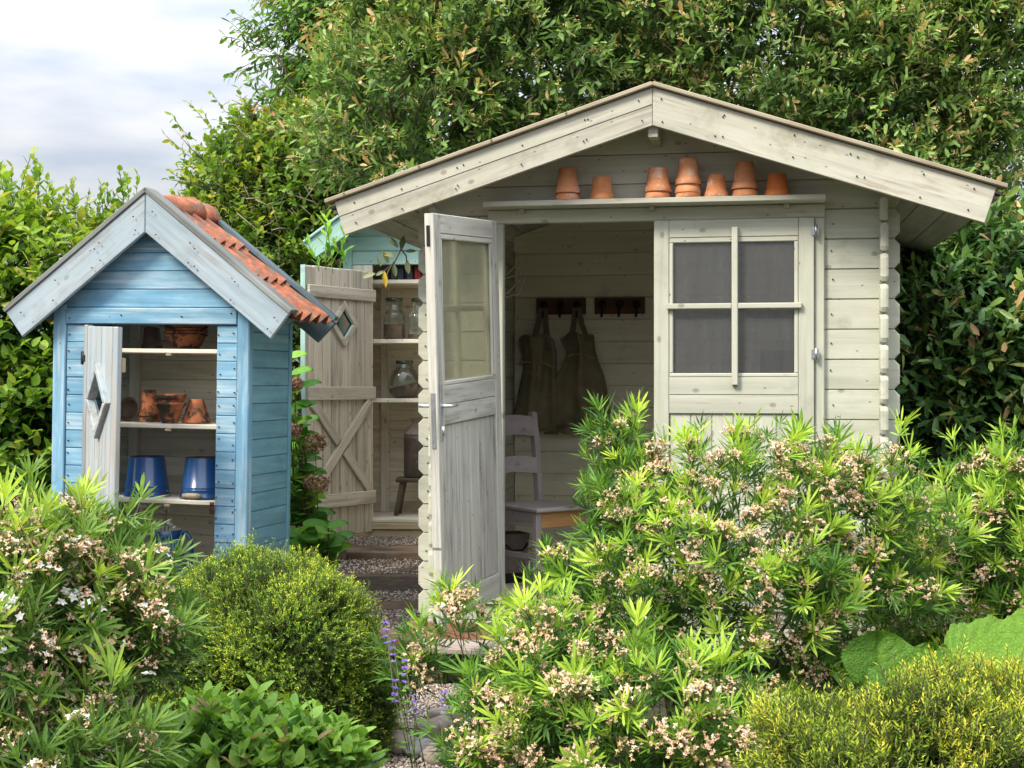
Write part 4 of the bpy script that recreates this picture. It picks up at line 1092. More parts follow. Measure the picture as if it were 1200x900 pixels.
for side in (-1, 1):
    off = FH * bsa
    bfas("fascia_board", side, ZT, ZT - FH, BL, BL - off, RY0, .022, BLUE_W)
    bfas("rear_fascia_board", side, ZT - .016, ZT - FH - .0, BL + .004, BL - off, RY1, .022, BLUE_D)
    sl = (bca * side, 0, -bsa * side)
    for nm, y, m, w, dz in (("fascia_cap", RY0 + .042, BLUE_C, .100, .012), ("rear_cap", RY1 + .0, BLUE_D, .05, .004)):
        mb = MB(); mb.board(BL + .012, w, .022, .003, axes_mat((bca, 0, -bsa * side), (0, 1, 0), (0, 0, 0)))
        c = bline(side, ZT + dz, BL / 2); part(nm, mb, m, bs, TR(c[0] + side * .0015, y, c[1]))
    sl = (bca * side, 0, -bsa); nn = (bsa * side, 0, bca)
    for k in range(7):                                # roof boarding
        d = .07 + .115 * k; c = (BC + sl[0] * d - nn[0] * .046, (RY0 + RY1) / 2, ZT - .02 + sl[2] * d - nn[2] * .046)
        board("roof_board", RY1 - RY0 - .05, .113, .014, (0, 1, 0), sl, c, BLUE_D, bs, .002)
    # pantiles: three courses, four rolls each
    for course in range(3):
        d0 = .055 + .268 * course; Lt = .285
        for r in range(4):
            w = .107; y0 = RY0 + .062 + w * r
            mb = MB(); n = 11; V = []; F = []
            for e, (dd, lift) in enumerate(((0.0, .004), (Lt, .026))):
                for th in (0, .012):
                    for i in range(n):
                        u = i / (n - 1); wave = .024 * math.sin(u * 2 * math.pi)
                        hh = lift + wave - th
                        p = Vector((BC + sl[0] * (d0 + dd) + nn[0] * hh, y0 + w * u * .998, ZT - .028 + sl[2] * (d0 + dd) + nn[2] * hh)); V.append(tuple(p))
            for i in range(n - 1):
                F += [(i, i + 1, 2 * n + i + 1, 2 * n + i), (n + i, 3 * n + i, 3 * n + i + 1, n + i + 1), (2 * n + i, 2 * n + i + 1, 3 * n + i + 1, 3 * n + i), (i, n + i, n + i + 1, i + 1)]
            F += [(0, 2 * n, 3 * n, n), (n - 1, 2 * n - 1, 4 * n - 1, 3 * n - 1)]
            c0 = Vector(V[0]); mb.add([tuple(Vector(v) - c0) for v in V], F, None, None, 0, False)
            part("pantile", mb, TILE, bs, TR(*c0))
for k in range(3):                                    # ridge tiles
    mb = MB(); n = 11; V = []; F = []
    for y, s in ((0, 1.08), (.012, 1.08), (.018, .98), (.205, .80)):
        for ra in (.100 * s, .100 * s - .016):
            for i in range(n):
                a = R(-14) + R(208) * i / (n - 1); V.append((ra * math.cos(a), y, ra * math.sin(a) * .82))
    for i in range(n - 1):
        F += [(i, i + 1, 2 * n + i + 1, 2 * n + i), (n + i, 3 * n + i, 3 * n + i + 1, n + i + 1), (i, n + i, n + i + 1, i + 1), (2 * n + i, 2 * n + i + 1, 3 * n + i + 1, 3 * n + i)]
    F = []
    for q in range(3):
        o_ = q * 2 * n
        for i in range(n - 1):
            F += [(o_ + i, o_ + i + 1, o_ + 2 * n + i + 1, o_ + 2 * n + i), (o_ + n + i, o_ + 3 * n + i, o_ + 3 * n + i + 1, o_ + n + i + 1)]
        F += [(o_, o_ + 2 * n, o_ + 3 * n, o_ + n), (o_ + n - 1, o_ + 2 * n - 1, o_ + 4 * n - 1, o_ + 3 * n - 1)]
    for i in range(n - 1): F += [(i, n + i, n + i + 1, i + 1), (6 * n + i, 6 * n + i + 1, 7 * n + i + 1, 7 * n + i)]
    mb.add(V, F, None, None, 0, True)
    part("ridge_tile", mb, TILE, bs, TR(BC, RY1 - .01 - .150 * k, ZT - .066 + .010 * (k % 2)) @ Matrix.Rotation(math.pi, 4, "Z"))
NB = []
for k in range(14):
    for x in (-.370, .380, .452): NB.append((x + rr(-.006, .006), .0025, 1.570 - BP * (k + .5) + rr(-.02, .02)))
for x in (-.36, -.1, .2, .44): NB.append((x, -.011, 1.61 + rr(-.015, .015)))
for side in (-1, 1):
    for d in (.06, .28, .30, .55, .78):
        for h in (.05, .135):
            q = bline(side, ZT - h - rr(0, .02), d + rr(-.02, .02)); NB.append((q[0], RY0 - .012, q[1]))
nails(bs, NB, .0032)
# door standing ajar, seen from outside
bdir = Vector((.31, -.55, 0)).normalized(); bci = Matrix.Rotation(-BA, 3, "Z") @ bdir
bsag = -.03
Mb = axes_mat((bci.x, bci.y, bsag), (-bsag * bci.x, -bsag * bci.y, 1), (-.280, -.012, .0))
BDOOR = wood("silvery_blue_door_paint", (0.34, 0.40, 0.43), (0.43, 0.48, 0.50), (0.34, 0.31, 0.27), wear=(0.44, 0.60), wear_amt=0.8, grain=0.4, stain=(0.14, 0.13, 0.11), stain_amt=0.4)
mb = MB(); mb.box(.004, .055, -.016, .016, BZ + .02, 1.566, .004); bd = part("door", mb, BDOOR, bs, Mb); tag(bd, "silvery weathered boarded door with a diamond window, ajar")
bw = .60
for k in range(6):
    x0 = .057 + (bw - .057) / 6 * k; x1 = x0 + (bw - .057) / 6 - .003
    cx = .31; hole = []
    # boards are cut around the diamond opening
    def zhole(x): 
        q = 1 - abs(x - cx) / .155
        return .135 * q if q > 0 else 0
    zc = 1.235
    if x1 < cx - .155 or x0 > cx + .155:
        mb = MB(); mb.box(x0, x1, -.011, .011, BZ + .03, 1.56, .004)
    else:
        mb = MB()
        for sgn in (1, -1):
            zin0, zin1 = zc + sgn * max(zhole(x0), .0005), zc + sgn * max(zhole(x1), .0005)
            ze = 1.56 if sgn > 0 else BZ + .03
            pts = [(x0, zin0), (x1, zin1), (x1, ze), (x0, ze)]
            mid = (x0 + x1) / 2
            if sgn < 0: pts = pts[::-1]
            if x0 < cx < x1: pts = [(x0, zin0), (cx, zc + sgn * .135), (x1, zin1), (x1, ze), (x0, ze)]; pts = pts if sgn > 0 else pts[::-1]
            mb.prism(pts, .022, .002, None, 0, -.011, 1)
    part("door_board", mb, BDOOR, bd)
def diamond(mb, cx, cz, rx, rz, w, y0, y1):
    out = [(cx, cz - rz), (cx + rx, cz), (cx, cz + rz), (cx - rx, cz)]
    k = 1 - w / min(rx, rz)
    inn = [(cx + (p[0] - cx) * k, cz + (p[1] - cz) * k) for p in out]
    for i in range(4):
        j = (i + 1) % 4; q = [out[i], out[j], inn[j], inn[i]]
        c = (sum(p[0] for p in q) / 4, sum(p[1] for p in q) / 4)
        q = [(c[0] + (p[0] - c[0]) * .995, c[1] + (p[1] - c[1]) * .995) for p in q]
        mb.prism(q, y1 - y0, .003, None, 0, y0)
mb = MB(); diamond(mb, .31, 1.235, .19, .165, .042, -.034, .0); part("diamond_frame", mb, BDOOR, bd)
mb = MB(); mb.box(-.055, -.006, -.016, -.010, 1.385, 1.445, .002); mb.box(.002, .04, -.0205, -.0165, 1.40, 1.43, .001); mb.lathe([(0, -.03), (.006, -.03), (.006, .03), (0, .03)], 8, TR(-.003, -.017, 1.415)); part("hinge", mb, IRON, bd)
mb = MB(); mb.box(.560, .585, .0115, .03, 1.37, 1.43, .003); part("door_catch", mb, TANW, bd)
mb = MB(); mb.lathe([(0, -.02), (.008, -.018), (.011, 0), (.008, .018), (0, .02)], 10, TR(.362, -.012, .742)); mb.lathe([(0, 0), (.010, 0), (.010, .016), (0, .016)], 10, TR(.362, -.014, .76)); part("latch", mb, RUST, bs)

def bl(x, y, z): return local(BO, BA, (x + .016 * z * 0 + math.tan(R(.9)) * z, y, z))
BG = "terracotta pots on the middle shelf of the blue shed"
sx = lambda px, y=.2: b_x(px, y)
def b_x(px, y):
    """shed x of a picture column on the plane y behind the front"""
    c, s = math.cos(-BA), math.sin(-BA); t = (px - 600) / 1650.0
    x0, y0 = BO[0] + y * s + .02, BO[1] + y * c
    return (t * y0 - x0) / (c + s * t)
# middle shelf
SA = 1.1195
o = pot("plant_saucer", "dark brown round dish leaning on its edge at the left of the middle shelf", "dish", .035, .0585, .045, bl(b_x(153, .24), .24, SA + .060), DARKPOT, rot=Matrix.Rotation(R(-14), 4, "Z") @ Matrix.Rotation(R(80), 4, "X") @ TR(0, 0, -.02), rim_h=.008, rim=.003)
pot("terracotta_pot", "lower rim-only pot under the tall tapered pot on the middle shelf", "flower pot", .125, .0500, .034, bl(b_x(176, .26), .26, SA), TERRA_D, True, BG)
pot("terracotta_pot", "tall tapered upturned pot on the left of the middle shelf of the blue shed", "flower pot", .125, .0515, .032, bl(b_x(175.5, .26), .26, SA + .028), TERRA_D, True, BG, rim_h=.024)
pot("terracotta_pot", "mossy streaked upright pot in the middle of the blue shed shelf", "flower pot", .095, .0760, .037, bl(b_x(200, .13), .13, SA), TERRA_D, False, BG, rim_h=.02)
pot("terracotta_pot", "orange pot nested inside the mossy upright pot on the blue shed shelf", "flower pot", .095, .0770, .040, bl(b_x(200, .13), .13, SA + .040), TERRA_D, False, BG, rim_h=.03)
pot("terracotta_pot", "broad-based upturned pot at the right of the middle shelf of the blue shed", "flower pot", .110, .0690, .034, bl(b_x(231, .20), .20, SA), TERRA_D, True, BG, rim_h=.006, rim=.001)
# top shelf
pot("dark_pot", "dark brown upturned pot in the shade of the blue shed top shelf", "flower pot", .105, .052, .036, bl(b_x(178, .22), .22, 1.4625), DARKPOT, True)
for i in range(4):
    pot("bulb_pan", ["lowest and deepest bowl of the nested bowls on the blue shed top shelf", "second bowl from the bottom of the nested bowls on the blue shed top shelf", "third bowl from the bottom of the nested bowls on the blue shed top shelf", "topmost bowl of the nested bowls on the blue shed top shelf"][i], "bowl", .070, .101 + .001 * i, .062, bl(b_x(218, .22), .22, 1.4625 + .0135 * i), TERRA_D, False, "nested terracotta bowls on the blue shed top shelf", rim_h=.011, rim=.005)
# buckets
def bucket(px, y, lab, grip):
    t = thing("bucket", lab, "bucket", bl(b_x(px, y), y, .7755), BA, "blue enamel buckets turned upside down in the blue shed")
    mb = MB(); h = .186; r0, r1 = .105, .080
    rz = lambda z: r0 + (r1 - r0) * z / h
    mb.lathe([(rz(0) - .004, .0), (rz(0) + .003, .002), (rz(0) + .004, .006), (rz(.01), .010), (rz(.035), .035), (rz(.038) + .0025, .038), (rz(.041), .041), (rz(.045), .045), (rz(.048) + .0025, .048), (rz(.051), .051), (rz(h - .006), h - .006), (rz(h), h - .002), (r1 - .010, h - .002), (r1 - .012, h - .006), (0, h - .006)], 40)
    part("bucket_body", mb, ENAMEL, t)
    mb = MB(); n = 40
    mb.tube([(r1 * .985 * math.cos(2 * math.pi * i / n), r1 * .985 * math.sin(2 * math.pi * i / n), h - .002) for i in range(n + 1)], .0028, 6); part("base_rim", mb, ENAMEL_R, t)
    mb = MB()
    for s in (-1, 1):
        mb.lathe([(0, -.006), (.011, -.004), (.011, .004), (0, .006)], 10, axes_mat((0, 0, 1), (s, 0, 0), (s * (rz(.03) + .004), 0, .022)))
    part("bail_ear", mb, ENAMEL, t)
    mb = MB(); mb.tube([(-(r0 + .006), -.004, .020), (-.085, -.055, .008), (-.04, -.092, .006), (0, -.108, .006), (.04, -.100, .006), (.09, -.055, .008), (r0 + .006, -.004, .020)], .0026, 6); part("bail", mb, RUST, t)
    if grip:
        mb = MB(); mb.lathe([(0, -.045), (.009, -.044), (.012, -.02), (.012, .02), (.009, .044), (0, .045)], 12, axes_mat((0, 0, 1), (1, 0, .02), (-.005, -.108, .015))); part("grip", mb, TANW, t)
bucket(174.5, .20, "blue enamel bucket upside down at the left of the lower shelf, standing clear", False)
bucket(240.5, .18, "blue enamel bucket upside down half hidden by the shed front, wooden grip beside it", True)
# jug with white flowers on the floor
jg = thing("enamel_jug", "blue enamel jug with white inside and curved handle on the blue shed floor", "jug", bl(b_x(197, .14), .14, BZ), BA)
mb = MB(); prof = [(0, 0), (.075, 0), (.085, .01), (.088, .09), (.070, .15), (.064, .17), (.076, .205), (.073, .206), (.060, .17), (.066, .15), (.082, .09), (.078, .012), (0, .012)]
mb.lathe(prof, 28)
vv = []
for (x, y, z) in mb.v:                                   # drawn-out lip to the left
    k = max(0, (z - .15) / .055); a = math.atan2(y, x); lip = max(0, math.cos(a - math.pi)) ** 3
    vv.append((x - .035 * k * lip, y * (1 + .15 * k), z + .03 * k * lip))
mb.v = vv
for i, f in enumerate(mb.f):
    k = sum(1 for q in f if q // 28 >= 7)
    if k == len(f): mb.mi[i] = 1
part("jug_body", mb, [ENAMEL, WHITE_EN], jg)
mb = MB(); mb.tube([(.070, 0, .185), (.105, 0, .195), (.128, 0, .165), (.135, 0, .11), (.130, 0, .05), (.10, 0, .03)], [.010, .010, .0095, .009, .009, .010], 8); part("jug_handle", mb, ENAMEL, jg)
fl = thing("white_flower_stems", "loose white flowers on thin stems standing in the blue jug", "flowers", bl(b_x(194, .14), .14, BZ + .05), BA)
for (dx, dy, h) in ((-.065, -.03, .265), (-.05, -.02, .235), (-.04, -.04, .205), (.03, -.03, .26), (.0, -.02, .195), (.04, -.02, .19)):
    top = (dx * 1.2, dy, h); mb = MB(); mb.tube([(0, 0, 0), (dx * .5, dy * .5, h * .55), top], .002, 5); part("stem", mb, BARK, fl)
    P = []; D = []
    for i in range(14):
        a = rr(0, 6.28); P.append(np.array(top) + np.array((rr(-.018, .018), rr(-.018, .018), rr(-.022, .014)))); D.append((math.cos(a), math.sin(a), rr(-.2, .6)))
    P = np.array(P); D = np.array(D); n = len(P)
    lf = bake("mid", P, D, RNG.normal(0, 1, (n, 3)) + np.array((0, -1, 1)), np.full(n, .022), np.full(n, .016), RNG.random(n))
    link("blossom", tri_mesh("blossom", [(*lf, 0)], L_WHITE), fl)

# ================================================================== TEAL CUPBOARD BEHIND
CA = R(-3.0); CK = 1.085; CO = (-.615 * CK, 8.6 * CK, -.1105)
cb = thing("garden_cupboard", "teal gabled garden cupboard with shelves of glass jars behind the pale shed", "cupboard", CO, CA)
cb.scale = (CK, CK, CK)
def cpart(nm, x0, x1, y0, y1, z0, z1, mat=TEAL, bev=.004):
    c = ((x0 + x1) / 2, (y0 + y1) / 2, (z0 + z1) / 2); mb = MB(); mb.box(x0 - c[0], x1 - c[0], y0 - c[1], y1 - c[1], z0 - c[2], z1 - c[2], bev)
    return part(nm, mb, mat, cb, TR(*c))
cpart("corner_post", -.42, -.365, -.008, .04, .33, 2.17)
cpart("corner_post", .405, .46, -.008, .04, .33, 2.17)
cpart("lintel", -.364, .404, -.006, .03, 2.030, 2.110)
for z in (2.112, 2.205, 2.298, 2.391, 2.484):
    pts = [(-.42, z), (.46, z), (.46, z + .0915), (-.42, z + .0915)]
    pts = clip_poly(pts, .72, 1, 2.585 + .72 * .02); pts = clip_poly(pts, -.72, 1, 2.585 - .72 * .02)
    if len(pts) > 2: mb = MB(); mb.prism(pts, .022, .006); part("gable_plank", mb, TEAL, cb)
cpart("door_jamb", -.364, -.240, .0, .03, .33, 2.029, INW)
cpart("door_jamb", .34, .404, .0, .03, .33, 2.029, INW)
for k in range(16):
    for x in (-.405, .445):
        board("side_plank", .44, .1132, .02, (0, 1, 0), (0, 0, 1), (x, .265, .40 + .112 * k), TEAL if False else INW, cb, .005)
for k in range(25):
    board("back_plank", .83, .0668, .014, (1, 0, 0), (0, 0, 1), (.02, .47, .51 + .0655 * k), INW, cb, (.003, .0055))
for x in (-.225, -.385):
    mb = MB(); mb.board(1.60, .055, .03, .003); part("batten", mb, INW, cb, axes_mat((0, 0, 1), (1, 0, 0), (x + .0, .445 if x > -.3 else .30, 1.28)))
for z in (1.942, 1.576, 1.211):
    cpart("shelf", -.385, .43, .05, .46, z - .026, z, INW)
for k in range(4):
    cpart("floor_board", -.40, .44, -.03 + .12 * k, .087 + .12 * k, .455, .478, INW)
cpart("plinth", -.42, .46, -.045, -.02, .415, .452, TANW); cpart("plinth", -.42, .46, -.03, -.005, .30, .413, TANW)
cq, sq = math.cos(math.atan(.72)), math.sin(math.atan(.72))
for side in (-1, 1):
    def cl_(zc, d): return (.02 + side * cq * d, zc - sq * d)
    for nm, za, zb, e, y, t, m in (("fascia_board", 2.602, 2.467, .79, -.20, .022, TEAL), ("fascia_cap", 2.624, 2.604, .80, -.215, .07, TEAL)):
        pts = [cl_(zb, 0), cl_(zb, e - (za - zb) * sq), cl_(za, e), cl_(za, 0)]
        if side < 0: pts = pts[::-1]
        pts = [(p[0] + (.001 * side if abs(p[0] - .02) < 1e-6 else 0), p[1]) for p in pts]
        m0 = (sum(p[0] for p in pts) / 4, sum(p[1] for p in pts) / 4)
        A = axes_mat((cq, 0, -sq * side), (sq * side, 0, cq), (m0[0], y, m0[1])); I = A.inverted()
        mb = MB(); mb.prism([((I @ Vector((p[0], y, p[1]))).x, (I @ Vector((p[0], y, p[1]))).z) for p in pts], t, .004); part(nm, mb, m, cb, A)
    for k in range(7):
        d = .06 + .11 * k; c = cl_(2.587, d); board("roof_board", .72, .108, .014, (0, 1, 0), (side * cq, 0, -sq), (c[0], .165, c[1]), TEAL, cb, .002)
# its door, opened towards us: inner face with Z-brace
cdir = Vector((-.363, -.56, 0)).normalized(); cci = Matrix.Rotation(-CA, 3, "Z") @ cdir
Mc = axes_mat((-cci.x, -cci.y, 0), (0, 0, 1), (-.242, -.03, 0)) @ Matrix.Scale(.905, 4, (1, 0, 0)) @ TR(-.68, 0, 0)       # x runs from the free edge (left) to the hinge
mb = MB(); mb.box(-.006, -.0005, -.014, .022, .40, 1.985, .002); mb.box(.0, .68, .0115, .024, .40, 1.985, .002)
cd = part("door", mb, TEAL, cb, Mc); tag(cd, "bleached grey boarded door with cross bracing and diamond window")
for k in range(8):
    x0 = .001 + .679 / 8 * k; x1 = x0 + .679 / 8 - .003; mb = MB(); mb.box(x0, x1, -.010, .0110, .40, 1.985 + rr(-.006, .0), (.0035, .008)); part("door_board", mb, GREYW, cd)
for z0, z1 in ((1.800, 1.872), (1.205, 1.285), (.575, .655)):
    mb = MB(); mb.box(.012, .688, -.034, -.0105, z0, z1, .004); part("ledge", mb, GREYW, cd)
for a, b in (((.05, 1.195), (.635, .665)), ((.635, 1.195), (.05, .665))):
    v = Vector((b[0] - a[0], 0, b[1] - a[1])); L = v.length; c = ((a[0] + b[0]) / 2, -.022 if a[0] > .1 else -.0205, (a[1] + b[1]) / 2)
    if a[0] > .1: mb = MB(); mb.board(L, .062, .022, .004); part("brace", mb, GREYW, cd, axes_mat(v, (-v.z * -1 if False else v.z, 0, -v.x), c))
    else:
        for s in (-1, 1):
            m = Vector(c) + v.normalized() * s * (L / 4 + .018); mb = MB(); mb.board(L / 2 - .05, .062, .020, .004); part("brace", mb, GREYW, cd, axes_mat(v, (v.z, 0, -v.x), tuple(m)))
mb = MB(); diamond(mb, .365, 1.655, .138, .138, .048, -.034, -.0105); part("diamond_frame", mb, GREYW, cd)
mb = MB(); q = .090; mb.prism([(.365, 1.655 - q), (.365 + q, 1.655), (.365, 1.655 + q), (.365 - q, 1.655)], .003, .0005, None, 0, -.0150); part("diamond_pane", mb, glass("mirror_dark_pane", (.12, .15, .13), (.02, .03, .02), .5, .3), cd)
mb = MB(); diamond(mb, .365, 1.655, .094, .094, .010, -.027, -.016); part("pane_bead", mb, TEAL, cd)

def cl(x, y, z): return local(CO, CA, (x * CK, y * CK, z * CK))
def c_x(px, y): 
    c, s = math.cos(-CA), math.sin(-CA); t = (px - 600) / 1650.0
    return (t * (CO[1] + y * CK * c) - (CO[0] + y * CK * s)) / (c + s * t) / CK
def jar(lab, px, y, z, prof, fill, fmat, fslope=0.0):
    t = thing("glass_jar", lab, "jar", cl(c_x(px, y), y, z), CA, "glass jars on the cupboard shelves"); t.scale = (CK, CK, CK)
    mb = MB(); mb.lathe(prof, 32); part("jar_glass", mb, JAR, t)
    n = len(prof); zt = prof[-1][1]; rt = prof[-1][0]
    mb = MB(); mb.lathe([(rt - .004, zt - .022), (rt + .004, zt - .020), (rt + .007, zt - .008), (rt + .004, zt), (rt - .006, zt - .002), (rt - .008, zt - .02)], 28); part("jar_lip", mb, JAR_G, t)
    zs = np.array([p[1] for p in prof]); rs = np.array([p[0] for p in prof])
    pf = [(0, .006)] + [(max(.002, np.interp(zz, zs, rs) - .005), zz) for zz in np.linspace(.006, fill, 8)] + [(0, fill)]
    mb = MB(); mb.lathe(pf, 32)
    if fslope: mb.v = [(x, yy, zz + fslope * x * (zz / fill)) for x, yy, zz in mb.v]
    part("jar_contents", mb, fmat, t)
jar("tall wide-necked glass jar with pale brown dried seed heads in it", 462, .22, 1.577, [(.0, 0), (.06, 0), (.069, .008), (.070, .150), (.067, .166), (.052, .180), (.049, .190), (.049, .262)], .098, GRAIN1)
jar("narrower glass jar half hidden by the pale shed corner, a little grain in it", 490, .22, 1.577, [(.0, 0), (.055, 0), (.062, .008), (.063, .140), (.058, .160), (.040, .180), (.037, .190), (.037, .258)], .035, GRAIN1)
jar("big round-bellied glass jar part filled with brown earth", 474, .20, 1.212, [(.0, 0), (.055, .0), (.075, .012), (.097, .05), (.103, .085), (.098, .125), (.078, .165), (.058, .185), (.050, .20), (.050, .235)], .080, GRAIN2, .22)
for px, w, h, m, lab in ((461, .032, .075, TIN_K, "black tin at the left end of the cupboard top shelf"), (470, .040, .088, TIN_B, "dark blue tin with pale print, nearest the black tin on the top shelf"), (480.5, .040, .088, TIN_B, "dark blue tin right of its twin on the cupboard top shelf"), (490, .038, .082, TIN_R, "red tin at the right end of the cupboard top shelf by the shed eave")):
    t = thing("tin", lab, "tin", cl(c_x(px, .12), .12, 1.9425), CA + rr(-.1, .1), "tins on the cupboard top shelf"); t.scale = (CK, CK, CK)
    mb = MB(); mb.box(-w / 2, w / 2, -w / 2, w / 2, 0, h - .008, .003); part("tin_body", mb, m, t)
    mb = MB(); mb.box(-w / 2 - .002, w / 2 + .002, -w / 2 - .002, w / 2 + .002, h - .0085, h, .002); part("tin_lid", mb, TIN_K if m is not TIN_R else TIN_R, t)
# stool and crock
st = thing("stool", "small dark wooden stool under the stoneware crock", "stool", cl(c_x(487, .25), .25, .478), CA); st.scale = (CK, CK, CK)
mb = MB(); mb.prism([(-.115, -.09), (.115, -.09), (.12, 0), (.115, .09), (-.115, .09), (-.12, 0)], .026, .006); part("seat", mb, BARK, st, axes_mat((1, 0, 0), (0, 1, 0), (0, 0, .235)))
for sx_, sy_ in ((-1, -1), (1, -1), (-1, 1), (1, 1)):
    mb = MB(); mb.tube([(sx_ * .075, sy_ * .05, .215), (sx_ * .115, sy_ * .08, 0)], [.017, .014], 8); part("leg", mb, BARK, st)
ck = thing("stoneware_crock", "tall brown stoneware crock with pale shoulder on the small stool", "crock", cl(c_x(489, .25), .25, .7145), CA); ck.scale = (CK, CK, CK)
mb = MB(); mb.lathe([(0, 0), (.075, 0), (.083, .01), (.085, .24), (.082, .268)], 30); part("crock_body", mb, CERAM, ck)
mb = MB(); mb.lathe([(.0825, .2685), (.078, .282), (.050, .318), (.036, .335), (.034, .350), (.042, .356), (.042, .368), (.030, .370), (.028, .34), (0, .33)], 30); part("crock_shoulder", mb, CERAM_T, ck)

# ================================================================== PLANTS
def wp(px, py, D): return ((px - 600) / 1650 * D, D, 1.3 - (py - 450) / 1650 * D)
def lobe(px, py, D, rx, rz, ry=None):
    """a crown lobe: centre and radii in metres (given where it stands, D metres away)"""
    k = D / 1650; c = wp(px, py, D)
    return (c[0], c[1], c[2], rx * k, (ry if ry else rx * k * .8), rz * k)
def Mat(pos, F, s=1.0):
    return Matrix(((F[0][0] * s, F[0][1] * s, F[0][2] * s, pos[0]), (F[1][0] * s, F[1][1] * s, F[1][2] * s, pos[1]), (F[2][0] * s, F[2][1] * s, F[2][2] * s, pos[2]), (0, 0, 0, 1)))
def put(name, me, parent, pos, F, s=1.0):
    o = link(name, me); o.parent = parent
    o.matrix_basis = Matrix.Translation(-Vector(parent.location)) @ Mat(pos, F, s)
    return o
def stuff_part(name, parts, mats, parent):
    o = link(name, tri_mesh(name, parts, mats), parent); o.matrix_basis = Matrix.Translation(-Vector(parent.location))
    return tag(o, kind="stuff")
def branches(parent, base, tips, mat, r0, nm="branch", seg=6, bow=.15):
    for tp in tips:
        b = Vector(base) + Vector((rr(-.05, .05), rr(-.05, .05), 0)); e = Vector(tp); m = (b + e) / 2 + Vector((rr(-bow, bow), rr(-bow, bow), rr(0, bow)))
        pts = [b * (1 - u) ** 2 + m * 2 * u * (1 - u) + e * u * u for u in np.linspace(0, 1, 8)]
        pts = [p - Vector(parent.location) for p in pts]
        mb = MB(); mb.tube(pts, list(np.linspace(r0, r0 * .3, 8)), seg); part(nm, mb, mat, parent)

# ---- choisya
def flower_head(white):
    s = Spray(); w = Spray(); n = random.randint(22, 36); R0 = rr(.032, .050)
    stems = []
    for i in range(n):
        a = rr(0, 6.28); el = rr(-.2, 1.5); q = R0 * rr(.55, 1.05)
        c = np.array((math.cos(a) * math.cos(el) * q, math.sin(a) * math.cos(el) * q, .012 + math.sin(el) * q * .7))
        stems.append(((0, 0, -.01), tuple(c)))
        isw = random.random() < white; tt = rr(0, .95)
        for j in range(5):
            b = j * 1.257 + rr(-.3, .3)
            if isw: w.leaf(c, (math.cos(b), math.sin(b), rr(-.1, .6)), rr(.009, .0125), rr(.006, .0075), rr(0, 1), (rr(-.3, .3), rr(-.3, .3), 1))
            else: s.leaf(c, (math.cos(b), math.sin(b), rr(-1.0, 1.2)), rr(.0052, .0095), rr(.0042, .0060), tt + rr(-.12, .12), (rr(-1, 1), rr(-1, 1), 1))
    ex = []
    if w.p:
        P, D, L, W, T, N = w.arrays(); ex = [(*bake("mid", P, D, N, L, W, T), 2)]
    s.stem = stems
    return spray_mesh("flower_head", s, "needle", [L_FLOW, STEM_G, L_WHITE], .0011, ex)
HEADS = [flower_head(w) for w in (.0, .0, .0, .02, .05, .10)]
HEADS_W = [flower_head(w) for w in (.02, .05, .08, .12, .18, .3)]
random.seed(21)
SH_Y = [spray_choisya(rr(.85, 1.1)) for _ in range(9)]; SH_D = [spray_choisya(rr(.25, .75)) for _ in range(9)]
